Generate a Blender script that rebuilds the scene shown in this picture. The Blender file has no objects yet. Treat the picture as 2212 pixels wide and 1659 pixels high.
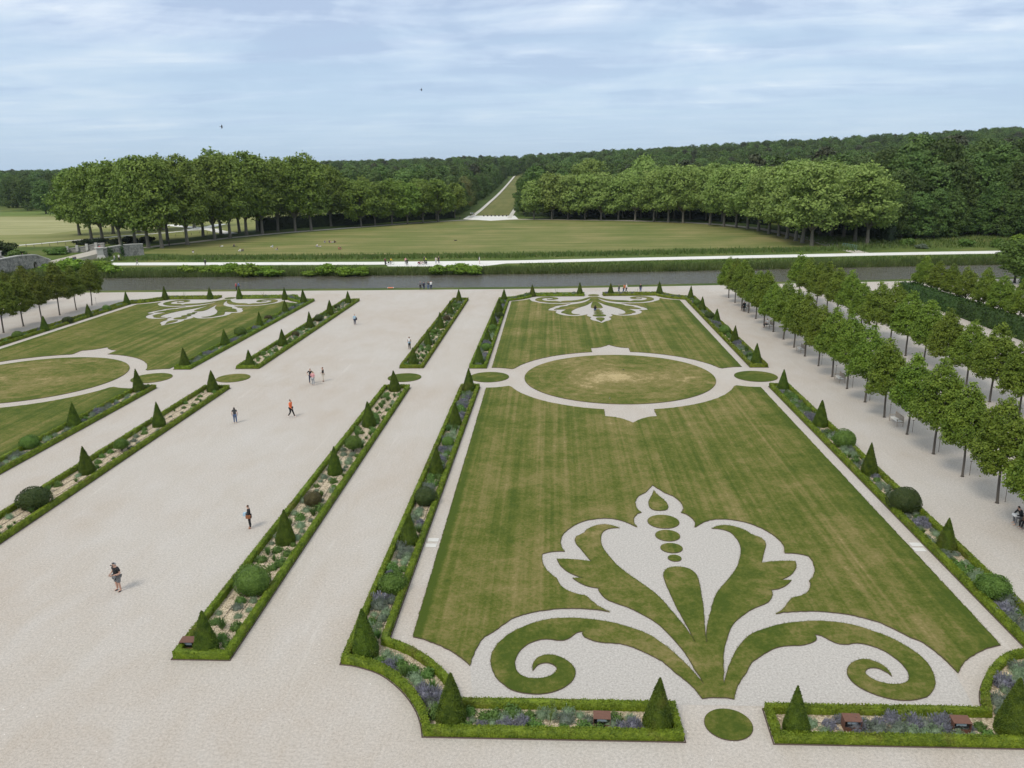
import bpy, bmesh, math, random
import numpy as np
from mathutils import Vector, Matrix
R = math.radians
random.seed(7); rng = np.random.default_rng(7)
scene = bpy.context.scene
COL = scene.collection

# ------------------------------------------------------------------ camera, sky, sun, exposure
FPX, CX, CY, CAMH = 1729.0, 1106.0, 829.5, 24.0           # pixel model of the photograph (2212 x 1659)
CM = np.array([[0.9987071, 0.04828096, -0.01590813],       # right, down, forward in world axes
               [-0.00250914, -0.26574021, -0.96404141],
               [-0.05077228, 0.96283492, -0.26527549]])
cam_d = bpy.data.cameras.new('camera'); cam = bpy.data.objects.new('camera', cam_d); COL.objects.link(cam)
cam_d.sensor_width = 36.0; cam_d.lens = FPX / 2212 * 36.0; cam_d.clip_start = 0.5; cam_d.clip_end = 12000
mw = Matrix.Identity(4)
for i in range(3):
    mw[i][0] = CM[0][i]; mw[i][1] = -CM[1][i]; mw[i][2] = -CM[2][i]
mw[2][3] = CAMH
cam.matrix_world = mw
scene.camera = cam

def G(x, y, z=0.0):
    """photo pixel -> point of the plane at height z"""
    d = CM.T @ np.array([x - CX, y - CY, FPX]); t = (z - CAMH) / d[2]
    return (float(d[0] * t), float(d[1] * t))
def ray(x, y, dist):
    d = CM.T @ np.array([x - CX, y - CY, FPX]); d = d / np.linalg.norm(d) * dist
    return (float(d[0]), float(d[1]), float(d[2] + CAMH))

SUN_EL, SUN_AZ = R(52), R(215)        # azimuth clockwise from +Y (the garden axis): behind the camera, to the left
world = bpy.data.worlds.new('World'); scene.world = world; world.use_nodes = True
wn = world.node_tree; wn.nodes.clear()
def N(tree, t, **kw):
    n = tree.nodes.new(t)
    for k, v in kw.items(): setattr(n, k, v)
    return n
def mathn(tree, op, a, b=None, c=None, clamp=False):
    n = tree.nodes.new('ShaderNodeMath'); n.operation = op; n.use_clamp = clamp
    for i, v in enumerate((a, b, c)):
        if v is None: continue
        if isinstance(v, (int, float)): n.inputs[i].default_value = v
        else: tree.links.new(v, n.inputs[i])
    return n.outputs[0]
def mixc(tree, f, a, b, blend='MIX'):
    n = tree.nodes.new('ShaderNodeMix'); n.data_type = 'RGBA'; n.blend_type = blend
    for i, v in ((0, f), (6, a), (7, b)):
        if isinstance(v, (int, float)): n.inputs[i].default_value = v
        elif isinstance(v, (tuple, list)): n.inputs[i].default_value = (*v[:3], 1)
        else: tree.links.new(v, n.inputs[i])
    return n.outputs[2]
def ramp(tree, fac, stops):
    n = tree.nodes.new('ShaderNodeValToRGB'); el = n.color_ramp.elements
    while len(el) < len(stops): el.new(0.5)
    for e, (p, c) in zip(el, stops):
        e.position = p; e.color = (c, c, c, 1) if isinstance(c, (int, float)) else (*c, 1)
    tree.links.new(fac, n.inputs[0]); return n.outputs[0]
def noise(tree, vec, scale, detail=4, rough=0.55, dist=0.0):
    n = tree.nodes.new('ShaderNodeTexNoise'); n.inputs['Scale'].default_value = scale
    n.inputs['Detail'].default_value = detail; n.inputs['Roughness'].default_value = rough; n.inputs['Distortion'].default_value = dist
    if vec is not None: tree.links.new(vec, n.inputs['Vector'])
    return n.outputs[0]

def build_world():
    t = wn; L = t.links.new
    out = N(t, 'ShaderNodeOutputWorld'); bg = N(t, 'ShaderNodeBackground'); bg.inputs[1].default_value = 0.10
    sky = N(t, 'ShaderNodeTexSky', sky_type='NISHITA'); sky.sun_disc = False
    sky.sun_elevation = SUN_EL; sky.sun_rotation = SUN_AZ; sky.altitude = 80; sky.air_density = 1.0; sky.dust_density = 1.0; sky.ozone_density = 1.5
    tc = N(t, 'ShaderNodeTexCoord'); sep = N(t, 'ShaderNodeSeparateXYZ'); L(tc.outputs['Generated'], sep.inputs[0])
    zz = mathn(t, 'MAXIMUM', sep.outputs[2], 0.0)
    den = mathn(t, 'ADD', zz, 0.045)
    px = mathn(t, 'DIVIDE', sep.outputs[0], den); py = mathn(t, 'DIVIDE', sep.outputs[1], den)
    comb = N(t, 'ShaderNodeCombineXYZ'); L(px, comb.inputs[0]); L(py, comb.inputs[1])
    mp = N(t, 'ShaderNodeMapping'); L(comb.outputs[0], mp.inputs[0]); mp.inputs['Location'].default_value = (3.1, 1.7, 0); mp.inputs['Rotation'].default_value = (0, 0, R(6))
    mp.inputs['Scale'].default_value = (0.40, 0.70, 1)
    n1 = noise(t, mp.outputs[0], 1.0, 6, 0.52, 0.7)
    mp2 = N(t, 'ShaderNodeMapping'); L(comb.outputs[0], mp2.inputs[0]); mp2.inputs['Location'].default_value = (8.2, 4.3, 2.0); mp2.inputs['Scale'].default_value = (0.72, 1.25, 1)
    n2 = noise(t, mp2.outputs[0], 1.0, 8, 0.58, 0.6)
    mp3 = N(t, 'ShaderNodeMapping'); L(tc.outputs['Generated'], mp3.inputs[0]); mp3.inputs['Location'].default_value = (1.3, 0.4, 0.7); mp3.inputs['Scale'].default_value = (4.2, 4.2, 13.0)
    n3 = noise(t, mp3.outputs[0], 1.0, 9, 0.58, 0.5)
    n2 = mathn(t, 'ADD', mathn(t, 'MULTIPLY', n2, 0.45), mathn(t, 'MULTIPLY', n3, 0.55))
    cover = ramp(t, mathn(t, 'ADD', mathn(t, 'MULTIPLY', n1, 0.65), mathn(t, 'MULTIPLY', n2, 0.35)), [(0.44, 0.0), (0.57, 1.0)])
    # thin cloud deck, denser overhead, clear band just above the horizon
    elev = ramp(t, zz, [(0.0, 0.05), (0.07, 0.30), (0.20, 0.85), (0.5, 1.0)])
    deck = mathn(t, 'MULTIPLY', elev, mathn(t, 'ADD', mathn(t, 'MULTIPLY', cover, 0.62), 0.38), clamp=True)
    dens = ramp(t, n2, [(0.41, (9.3, 9.35, 9.4)), (0.46, (7.1, 7.7, 8.6)), (0.52, (5.2, 6.05, 7.6)), (0.58, (3.7, 4.6, 6.4))])
    hz = mixc(t, 0.85, sky.outputs[0], (4.2, 5.6, 7.2))
    up = ramp(t, zz, [(0.0, (1, 1, 1)), (0.28, (1.04, 1.02, 1.0)), (0.75, (1.34, 1.24, 1.10))])
    c = mixc(t, deck, hz, dens)
    c = mixc(t, 1.0, c, up, 'MULTIPLY')
    L(c, bg.inputs[0]); L(bg.outputs[0], out.inputs[0])
build_world()
sun_d = bpy.data.lights.new('sun', 'SUN'); sun_d.energy = 1.5; sun_d.angle = R(18); sun_d.color = (1.0, 0.93, 0.82)
sun = bpy.data.objects.new('sun', sun_d); COL.objects.link(sun)
sdir = Vector((math.sin(SUN_AZ) * math.cos(SUN_EL), math.cos(SUN_AZ) * math.cos(SUN_EL), math.sin(SUN_EL)))
sun.rotation_euler = sdir.to_track_quat('Z', 'Y').to_euler(); sun.location = (-60, -60, 120)
scene.view_settings.view_transform = 'Standard'; scene.view_settings.look = 'None'
scene.view_settings.exposure = 0.30; scene.view_settings.gamma = 1.0; scene.view_settings.use_curve_mapping = False
scene.render.engine = 'CYCLES'

# ------------------------------------------------------------------ object helpers
def setp(o, label=None, cat=None, group=None, kind=None):
    if label: o['label'] = label
    if cat: o['category'] = cat
    if group: o['group'] = group
    if kind: o['kind'] = kind
    return o
def obj(name, me, mat=None, parent=None, loc=(0, 0, 0), rz=0.0, sc=None, over=False):
    o = bpy.data.objects.new(name, me); COL.objects.link(o)
    o.location = loc; o.rotation_euler = (0, 0, rz)
    if sc is not None: o.scale = sc if isinstance(sc, (tuple, list)) else (sc, sc, sc)
    if parent: o.parent = parent
    if mat is not None:
        if not me.materials: me.materials.append(mat)
        if over or me.materials[0] is not mat:
            o.material_slots[0].link = 'OBJECT'; o.material_slots[0].material = mat
    return o
def thing(name, label, cat, loc=(0, 0, 0), rz=0.0, group=None, sc=None):
    o = bpy.data.objects.new(name, None); COL.objects.link(o); o.location = loc; o.rotation_euler = (0, 0, rz)
    o.empty_display_size = 0.2
    if sc is not None: o.scale = sc if isinstance(sc, (tuple, list)) else (sc, sc, sc)
    return setp(o, label, cat, group)
def np_mesh(name, verts, faces_n, loops=None, smooth=False):
    """verts (V,3); faces all with faces_n corners; loops (F,faces_n) index array"""
    verts = np.asarray(verts, dtype=np.float32); me = bpy.data.meshes.new(name)
    if loops is None: loops = np.arange(len(verts)).reshape(-1, faces_n)
    F = len(loops)
    me.vertices.add(len(verts)); me.vertices.foreach_set('co', verts.ravel())
    me.loops.add(F * faces_n); me.loops.foreach_set('vertex_index', np.asarray(loops, dtype=np.int32).ravel())
    me.polygons.add(F); me.polygons.foreach_set('loop_start', np.arange(0, F * faces_n, faces_n, dtype=np.int32))
    me.update(calc_edges=True); me.validate(); return me
def join_np(parts):
    vs, fs, o = [], [], 0
    for v, f in parts:
        vs.append(v); fs.append(np.asarray(f) + o); o += len(v)
    return np.concatenate(vs), np.concatenate(fs)
def unit(v): return v / np.maximum(np.linalg.norm(v, axis=-1, keepdims=True), 1e-9)
def leaves(C, Nrm, size, aspect=0.6, jit=0.6, rg=rng):
    """diamond leaf faces at C (N,3) about normals Nrm; returns (4N,3) verts, (N,4) loops"""
    n = len(C); nn = unit(Nrm + rg.normal(0, jit, (n, 3)))
    t = unit(np.cross(nn, rg.normal(0, 1, (n, 3)))); b = np.cross(nn, t)
    s = np.asarray(size).reshape(-1, 1) * rg.uniform(0.7, 1.3, (n, 1))
    V = np.stack([C + t * s, C + b * s * aspect, C - t * s, C - b * s * aspect], 1).reshape(-1, 3)
    return V, np.arange(4 * n).reshape(-1, 4)
def tube(pts, rad, seg=7, cap=True):
    pts = np.asarray(pts, float); n = len(pts); rad = np.broadcast_to(np.asarray(rad, float), (n,))
    V = []
    for i in range(n):
        d = pts[min(i + 1, n - 1)] - pts[max(i - 1, 0)]; d = d / (np.linalg.norm(d) + 1e-9)
        a = np.array([1.0, 0, 0]) if abs(d[0]) < 0.8 else np.array([0, 1.0, 0])
        u = np.cross(d, a); u /= np.linalg.norm(u); w = np.cross(d, u)
        for k in range(seg):
            th = 2 * math.pi * k / seg; V.append(pts[i] + rad[i] * (math.cos(th) * u + math.sin(th) * w))
    F = [(i * seg + k, i * seg + (k + 1) % seg, (i + 1) * seg + (k + 1) % seg, (i + 1) * seg + k) for i in range(n - 1) for k in range(seg)]
    if cap:
        V.append(pts[0]); V.append(pts[-1]); a = n * seg
        F += [(a, (k + 1) % seg, k, a) for k in range(seg)]
        F += [(a + 1, (n - 1) * seg + k, (n - 1) * seg + (k + 1) % seg, a + 1) for k in range(seg)]
    return np.array(V), F
class MB:
    """collects boxes, tubes and loose faces into one mesh"""
    def __init__(s): s.v = []; s.f = []
    def add(s, V, F):
        o = len(s.v); s.v += [tuple(map(float, p)) for p in V]
        for f in F:
            g = []
            for i in f:
                if i + o not in g: g.append(int(i) + o)
            s.f.append(g)
        return s
    def box(s, c, d, rz=0.0, taper=1.0):
        x, y, z = d[0] / 2, d[1] / 2, d[2] / 2; cs, sn = math.cos(rz), math.sin(rz); P = []
        for zz, k in ((-z, 1.0), (z, taper)):
            for a, b in ((-x, -y), (x, -y), (x, y), (-x, y)):
                a *= k; b *= k; P.append((c[0] + a * cs - b * sn, c[1] + a * sn + b * cs, c[2] + zz))
        return s.add(P, [(3, 2, 1, 0), (4, 5, 6, 7), (0, 1, 5, 4), (1, 2, 6, 5), (2, 3, 7, 6), (3, 0, 4, 7)])
    def tube(s, p, r, seg=7, cap=True): V, F = tube(p, r, seg, cap); return s.add(V, F)
    def mesh(s, name, bevel=0.0, smooth=False):
        me = bpy.data.meshes.new(name); me.from_pydata(s.v, [], s.f); me.update()
        if bevel > 0:
            bm = bmesh.new(); bm.from_mesh(me)
            bmesh.ops.bevel(bm, geom=[e for e in bm.edges], offset=bevel, segments=1, affect='EDGES', clamp_overlap=True)
            bm.to_mesh(me); bm.free()
        if smooth: me.polygons.foreach_set('use_smooth', [True] * len(me.polygons))
        return me

# ------------------------------------------------------------------ materials
M = {}
def newmat(name):
    m = bpy.data.materials.new(name); m.use_nodes = True; t = m.node_tree; t.nodes.clear()
    out = N(t, 'ShaderNodeOutputMaterial'); b = N(t, 'ShaderNodeBsdfPrincipled'); t.links.new(b.outputs[0], out.inputs[0])
    M[name] = m; return m, t, b, out
def setc(t, sock, v):
    if isinstance(v, (tuple, list)): sock.default_value = (*v[:3], 1)
    else: t.links.new(v, sock)
def wpos(t): return N(t, 'ShaderNodeNewGeometry').outputs['Position']
def mapping(t, vec, scale=(1, 1, 1), loc=(0, 0, 0), rz=0.0):
    n = N(t, 'ShaderNodeMapping'); t.links.new(vec, n.inputs[0]); n.inputs['Scale'].default_value = scale
    n.inputs['Location'].default_value = loc; n.inputs['Rotation'].default_value = (0, 0, rz); return n.outputs[0]
def bump(t, b, h, strength, dist):
    n = N(t, 'ShaderNodeBump'); n.inputs['Strength'].default_value = strength; n.inputs['Distance'].default_value = dist
    t.links.new(h, n.inputs['Height']); t.links.new(n.outputs[0], b.inputs['Normal'])
def plain(name, col, rough=0.8, var=0.15, scale=8.0, metal=0.0):
    m, t, b, o = newmat(name); tc = N(t, 'ShaderNodeTexCoord').outputs['Object']
    nz = noise(t, tc, scale, 4)
    c = mixc(t, nz, tuple(x * (1 - var) for x in col), tuple(min(1, x * (1 + var)) for x in col)); t.links.new(c, b.inputs['Base Color'])
    b.inputs['Roughness'].default_value = rough; b.inputs['Metallic'].default_value = metal; return m
def leafmat(name, dark, light, tip=None, trans=0.25, scale=0.6, objvar=0.25, brown=0.0):
    m, t, b, out = newmat(name); p = wpos(t)
    n1 = noise(t, p, scale, 3); n2 = noise(t, p, scale * 9, 2)
    f = ramp(t, mathn(t, 'ADD', mathn(t, 'MULTIPLY', n1, 0.55), mathn(t, 'MULTIPLY', n2, 0.45)), [(0.36, 0.0), (0.64, 1.0)])
    c = mixc(t, f, dark, light)
    if tip: c = mixc(t, ramp(t, noise(t, p, scale * 5, 3), [(0.58, 0.0), (0.70, 0.6)]), c, tip)
    if brown: c = mixc(t, mathn(t, 'MULTIPLY', ramp(t, noise(t, p, 0.55, 4, 0.6), [(0.56, 0.0), (0.68, 1.0)]), brown), c, (0.17, 0.135, 0.035))
    oi = N(t, 'ShaderNodeObjectInfo')
    hsv = N(t, 'ShaderNodeHueSaturation'); t.links.new(c, hsv.inputs['Color'])
    t.links.new(mathn(t, 'ADD', mathn(t, 'MULTIPLY', oi.outputs['Random'], 2 * objvar), 1 - objvar), hsv.inputs['Value'])
    t.links.new(mathn(t, 'ADD', mathn(t, 'MULTIPLY', oi.outputs['Random'], 0.022), 0.484), hsv.inputs['Hue'])
    c = hsv.outputs[0]; t.links.new(c, b.inputs['Base Color']); b.inputs['Roughness'].default_value = 0.6
    b.inputs['Specular IOR Level'].default_value = 0.25
    if trans > 0:
        tr = N(t, 'ShaderNodeBsdfTranslucent'); t.links.new(c, tr.inputs[0]); mx = N(t, 'ShaderNodeMixShader'); mx.inputs[0].default_value = trans
        t.links.new(b.outputs[0], mx.inputs[1]); t.links.new(tr.outputs[0], mx.inputs[2]); t.links.new(mx.outputs[0], out.inputs[0])
    return m

def mk_gravel():
    m, t, b, o = newmat('gravel'); p = wpos(t)
    big = noise(t, p, 0.055, 4, 0.6); mid = noise(t, mapping(t, p, (1, .45, 1), rz=R(25)), 0.45, 5, 0.65, 0.4); fine = noise(t, p, 24.0, 3, 0.75); grit = noise(t, p, 7.5, 4, 0.8)
    c = mixc(t, ramp(t, big, [(0.38, 0.0), (0.62, 1.0)]), (0.452, 0.393, 0.333), (0.475, 0.432, 0.382))
    c = mixc(t, ramp(t, mid, [(0.35, 0.0), (0.7, 0.55)]), c, (0.515, 0.48, 0.445))
    c = mixc(t, ramp(t, mathn(t, 'ADD', mathn(t, 'MULTIPLY', fine, .5), mathn(t, 'MULTIPLY', grit, .5)), [(0.38, 0.0), (0.62, 1.0)]), mixc(t, 1.0, c, (0.70, 0.70, 0.69), 'MULTIPLY'), mixc(t, 1.0, c, (1.26, 1.26, 1.26), 'MULTIPLY'))
    vor = N(t, 'ShaderNodeTexVoronoi'); vor.inputs['Scale'].default_value = 2.3; t.links.new(mapping(t, p, (1, 1, 0.01)), vor.inputs['Vector'])
    fl = mathn(t, 'LESS_THAN', vor.outputs['Distance'], 0.075)
    pick = mathn(t, 'GREATER_THAN', noise(t, p, 0.9, 2), 0.56)
    c = mixc(t, mathn(t, 'MULTIPLY', mathn(t, 'MULTIPLY', fl, pick), 0.75), c, (0.80, 0.77, 0.72))
    # wheel and foot scuffs: lighter long streaks
    st = noise(t, mapping(t, p, (2.6, 0.11, 1), rz=R(-38)), 1.0, 5, 0.65, 0.6)
    c = mixc(t, ramp(t, st, [(0.60, 0.0), (0.72, 0.25)]), c, (0.62, 0.585, 0.53))
    t.links.new(c, b.inputs['Base Color']); b.inputs['Roughness'].default_value = 0.95; b.inputs['Specular IOR Level'].default_value = 0.1
    bump(t, b, fine, 0.35, 0.02)
    m2, t, b, o = newmat('white_gravel'); p = wpos(t)
    fine = noise(t, p, 9.0, 5, 0.85); big = noise(t, p, 0.3, 3)
    c = mixc(t, ramp(t, fine, [(0.35, 0.0), (0.66, 1.0)]), (0.29, 0.265, 0.235), (0.60, 0.565, 0.52)); c = mixc(t, mathn(t, 'MULTIPLY', big, 0.3), c, (0.50, 0.45, 0.40))
    t.links.new(c, b.inputs['Base Color']); b.inputs['Roughness'].default_value = 0.95; bump(t, b, fine, 0.6, 0.03)
    m3, t, b, o = newmat('chalk_path'); p = wpos(t)
    c = mixc(t, noise(t, p, 0.4, 4), (0.62, 0.595, 0.54), (0.77, 0.755, 0.71)); t.links.new(c, b.inputs['Base Color']); b.inputs['Roughness'].default_value = 0.95
    m5, t, b, o = newmat('pale_path'); p = wpos(t); c = mixc(t, noise(t, p, 0.4, 4), (0.50, 0.47, 0.40), (0.62, 0.59, 0.53)); t.links.new(c, b.inputs['Base Color']); b.inputs['Roughness'].default_value = 0.95
    m4, t, b, o = newmat('dirt_path'); p = wpos(t)
    c = mixc(t, noise(t, p, 0.3, 4), (0.36, 0.32, 0.26), (0.46, 0.42, 0.35)); t.links.new(c, b.inputs['Base Color']); b.inputs['Roughness'].default_value = 0.95
mk_gravel()
def mk_lawn(name, centre=None, stripes=True, green=(0.108, 0.124, 0.019), lush=(0.062, 0.092, 0.010), dry=(0.235, 0.190, 0.070), dryness=0.5, edge=None):
    m, t, b, o = newmat(name); p = wpos(t)
    blot = noise(t, p, 0.16, 5, 0.6, 0.3); med = noise(t, p, 0.9, 5, 0.65); fine = noise(t, p, 5.0, 6, 0.85)
    f = mathn(t, 'ADD', mathn(t, 'MULTIPLY', blot, 0.42), mathn(t, 'MULTIPLY', med, 0.36))
    if centre is None and stripes:
        s = noise(t, mapping(t, p, (0.95, 0.012, 0.01)), 1.0, 2, 0.6); s2 = noise(t, mapping(t, p, (2.6, 0.03, 0.01), (9, 3, 0)), 1.0, 2, 0.6)
        f = mathn(t, 'ADD', mathn(t, 'MULTIPLY', blot, 0.30), mathn(t, 'MULTIPLY', med, 0.22))
        f = mathn(t, 'ADD', f, mathn(t, 'ADD', mathn(t, 'MULTIPLY', s, 0.26), mathn(t, 'MULTIPLY', s2, 0.20)))
        f = mathn(t, 'SUBTRACT', f, 0.035)
        if edge is not None:       # watered strip along the long sides
            sx = N(t, 'ShaderNodeSeparateXYZ'); t.links.new(p, sx.inputs[0])
            e = ramp(t, mathn(t, 'DIVIDE', mathn(t, 'ABSOLUTE', mathn(t, 'SUBTRACT', sx.outputs[0], edge)), 15.0), [(0.90, 0.0), (0.96, 0.07)])
            f = mathn(t, 'SUBTRACT', f, e)
    elif centre is None:
        f = mathn(t, 'ADD', f, 0.12)
    if centre is not None:
        v = N(t, 'ShaderNodeVectorMath', operation='DISTANCE'); t.links.new(p, v.inputs[0]); v.inputs[1].default_value = (centre[0], centre[1], 0)
        cb = N(t, 'ShaderNodeCombineXYZ'); t.links.new(v.outputs['Value'], cb.inputs[0])
        rings = noise(t, cb.outputs[0], 1.5, 3, 0.6)
        hot = ramp(t, mathn(t, 'DIVIDE', mathn(t, 'ADD', v.outputs['Value'], mathn(t, 'MULTIPLY', med, 3.0)), 11.0), [(0.12, 0.22 if centre[0] > 0 else 0.04), (0.5, 0.06), (0.85, 0.0)])
        f = mathn(t, 'ADD', mathn(t, 'ADD', f, mathn(t, 'MULTIPLY', rings, 0.20)), hot)
    f = mathn(t, 'ADD', mathn(t, 'MULTIPLY', mathn(t, 'SUBTRACT', f, 0.45), 2.7), 0.30 + 0.25 * dryness)
    f2 = mathn(t, 'ADD', f, mathn(t, 'MULTIPLY', mathn(t, 'SUBTRACT', fine, 0.5), 1.15))
    g = ramp(t, f2, [(0.22, lush), (0.42, green), (0.56, tuple(0.55 * a + 0.45 * c for a, c in zip(green, dry))), (0.76, dry), (1.0, (0.46, 0.36, 0.18))])
    t.links.new(g, b.inputs['Base Color']); b.inputs['Roughness'].default_value = 0.9; b.inputs['Specular IOR Level'].default_value = 0.15
    bump(t, b, noise(t, p, 22.0, 3, 0.8), 0.8, 0.05); return m
mk_lawn('lawn_main', dryness=0.66, edge=7.6); mk_lawn('lawn_ornament', stripes=False, dryness=-0.10); mk_lawn('lawn_fresh', stripes=False, dryness=-0.45)
mk_lawn('lawn_disc', centre=(7.7, 90.0), dryness=0.45); mk_lawn('lawn_disc_left', centre=(-62.9, 90.0), dryness=0.2); mk_lawn('lawn_left', dryness=0.40, edge=-62.8)
def mk_field(name, stops, sx=0.02, sy=0.25, rz=0.0):
    m, t, b, o = newmat(name); p = wpos(t)
    f = mathn(t, 'ADD', mathn(t, 'MULTIPLY', noise(t, mapping(t, p, (sx, sy, 1), rz=rz), 1.0, 5, 0.65), 0.6), mathn(t, 'MULTIPLY', noise(t, p, 0.05, 5, 0.6), 0.4))
    f = mathn(t, 'ADD', f, mathn(t, 'MULTIPLY', mathn(t, 'SUBTRACT', noise(t, p, 1.5, 4, 0.7), 0.5), 0.22))
    t.links.new(ramp(t, f, stops), b.inputs['Base Color']); b.inputs['Roughness'].default_value = 0.95; b.inputs['Specular IOR Level'].default_value = 0.1; return m
mk_field('meadow', [(0.36, (0.105, 0.140, 0.033)), (0.48, (0.155, 0.170, 0.052)), (0.58, (0.225, 0.205, 0.078)), (0.68, (0.29, 0.245, 0.11))])
mk_field('rough_grass', [(0.35, (0.05, 0.085, 0.016)), (0.5, (0.095, 0.13, 0.028)), (0.66, (0.17, 0.165, 0.055))], 0.08, 0.08)
mk_field('straw_field', [(0.3, (0.20, 0.215, 0.075)), (0.5, (0.31, 0.30, 0.14)), (0.7, (0.40, 0.37, 0.20))], 0.01, 0.12)
mk_field('green_field', [(0.3, (0.10, 0.15, 0.03)), (0.7, (0.17, 0.21, 0.06))], 0.02, 0.1)
mk_field('hay_meadow', [(0.3, (0.15, 0.175, 0.05)), (0.5, (0.21, 0.22, 0.075)), (0.7, (0.29, 0.275, 0.115))], 0.015, 0.14)
mk_field('shaded_ride_grass', [(0.3, (0.10, 0.125, 0.035)), (0.5, (0.15, 0.155, 0.05)), (0.7, (0.21, 0.19, 0.075))], 0.2, 0.02)  # avenue grass: meadow tones with shade mixed into the colour
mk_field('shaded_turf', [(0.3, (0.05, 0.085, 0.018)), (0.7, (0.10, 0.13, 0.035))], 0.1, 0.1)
mk_field('forest_floor', [(0.3, (0.03, 0.04, 0.012)), (0.7, (0.06, 0.065, 0.025))], 0.1, 0.1)
def mk_water():
    m, t, b, o = newmat('river_water'); p = wpos(t)
    b.inputs['Base Color'].default_value = (0.095, 0.085, 0.062, 1); b.inputs['Roughness'].default_value = 0.08; b.inputs['IOR'].default_value = 1.33
    h = mathn(t, 'ADD', noise(t, mapping(t, p, (0.35, 1.1, 1), rz=R(12)), 1.0, 4, 0.6, 0.5), mathn(t, 'MULTIPLY', noise(t, mapping(t, p, (1.5, 3.5, 1)), 1.0, 3, 0.6), 0.4))
    bump(t, b, h, 0.55, 0.42)
mk_water()
def mk_mulch():
    m, t, b, o = newmat('bed_mulch'); p = wpos(t)
    v = N(t, 'ShaderNodeTexVoronoi'); v.inputs['Scale'].default_value = 9.0; t.links.new(mapping(t, p, (1, 1, 0.01)), v.inputs['Vector'])
    n = noise(t, p, 3.0, 4, 0.7); n2 = noise(t, p, 0.9, 3)
    c = mixc(t, ramp(t, v.outputs['Distance'], [(0.25, 0.0), (0.75, 1.0)]), (0.60, 0.50, 0.36), (0.33, 0.26, 0.17))
    c = mixc(t, ramp(t, n, [(0.56, 0.0), (0.66, 0.8)]), c, (0.13, 0.10, 0.055)); c = mixc(t, ramp(t, n2, [(0.5, 0), (0.7, 0.35)]), c, (0.22, 0.17, 0.10))
    t.links.new(c, b.inputs['Base Color']); b.inputs['Roughness'].default_value = 0.95; bump(t, b, v.outputs['Distance'], 0.8, 0.04)
mk_mulch()
def mk_stone():
    m, t, b, o = newmat('old_stone'); tc = N(t, 'ShaderNodeTexCoord').outputs['Object']
    br = N(t, 'ShaderNodeTexBrick'); br.inputs['Scale'].default_value = 1.0; br.inputs['Mortar Size'].default_value = 0.02; br.inputs['Brick Width'].default_value = 0.8; br.inputs['Row Height'].default_value = 0.36
    sp = N(t, 'ShaderNodeSeparateXYZ'); t.links.new(tc, sp.inputs[0]); cb = N(t, 'ShaderNodeCombineXYZ'); t.links.new(mathn(t, 'ADD', sp.outputs[0], sp.outputs[1]), cb.inputs[0]); t.links.new(sp.outputs[2], cb.inputs[1]); t.links.new(cb.outputs[0], br.inputs['Vector'])
    br.inputs['Color1'].default_value = (0.36, 0.34, 0.30, 1); br.inputs['Color2'].default_value = (0.27, 0.26, 0.24, 1); br.inputs['Mortar'].default_value = (0.16, 0.15, 0.13, 1)
    n = noise(t, tc, 0.9, 6, 0.7)
    c = mixc(t, ramp(t, n, [(0.46, 0.0), (0.62, 0.85)]), br.outputs[0], (0.10, 0.10, 0.09)); c = mixc(t, ramp(t, noise(t, tc, 2.5, 4), [(0.58, 0.0), (0.7, 0.5)]), c, (0.50, 0.48, 0.43))
    t.links.new(c, b.inputs['Base Color']); b.inputs['Roughness'].default_value = 0.95; bump(t, b, n, 0.5, 0.1)
mk_stone()
plain('pale_stone', (0.46, 0.44, 0.40), 0.9, 0.25, 1.5); plain('edging_steel', (0.09, 0.06, 0.045), 0.8, 0.3, 6); plain('slab_stone', (0.60, 0.58, 0.54), 0.9, 0.12, 3)
plain('corten', (0.145, 0.066, 0.042), 0.75, 0.35, 9); plain('black_metal', (0.02, 0.02, 0.022), 0.5, 0.2); plain('grey_metal', (0.30, 0.31, 0.32), 0.45, 0.15, 6, 0.5)
plain('glass_lamp', (0.45, 0.52, 0.56), 0.15, 0.1); plain('bark_linden', (0.10, 0.085, 0.07), 0.9, 0.35, 10); plain('bark_plane', (0.15, 0.135, 0.105), 0.9, 0.4, 2.5); plain('bark_dark', (0.055, 0.048, 0.038), 0.9, 0.3, 3)
plain('bench_wood', (0.34, 0.285, 0.23), 0.8, 0.2, 14); plain('bench_wood_skylit', (0.70, 0.67, 0.62), 0.7, 0.12, 14); plain('gate_green', (0.11, 0.20, 0.15), 0.6, 0.15); plain('post_wood', (0.16, 0.13, 0.10), 0.9, 0.3)
plain('hose', (0.045, 0.035, 0.028), 0.7, 0.2); plain('buoy_orange', (0.80, 0.24, 0.12), 0.6, 0.1); plain('buoy_white', (0.8, 0.78, 0.75), 0.6, 0.05); plain('bird_dark', (0.03, 0.027, 0.025), 0.8, 0.2); plain('bird_white', (0.6, 0.58, 0.55), 0.8, 0.05)
leafmat('box_leaf', (0.070, 0.120, 0.007), (0.220, 0.295, 0.022), (0.33, 0.38, 0.04), 0.2, 1.9, 0.08, 0.5)
leafmat('yew_leaf', (0.030, 0.062, 0.005), (0.110, 0.165, 0.012), None, 0.12, 3.0, 0.15, 0.3)
leafmat('shrub_green', (0.06, 0.12, 0.018), (0.145, 0.24, 0.042), None, 0.2, 2.0, 0.15); leafmat('shrub_dark', (0.026, 0.046, 0.010), (0.062, 0.085, 0.018), (0.09, 0.085, 0.025), 0.15, 2.0, 0.12); leafmat('shrub_brown', (0.05, 0.042, 0.016), (0.105, 0.090, 0.034), None, 0.15, 2.0, 0.12)
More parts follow.
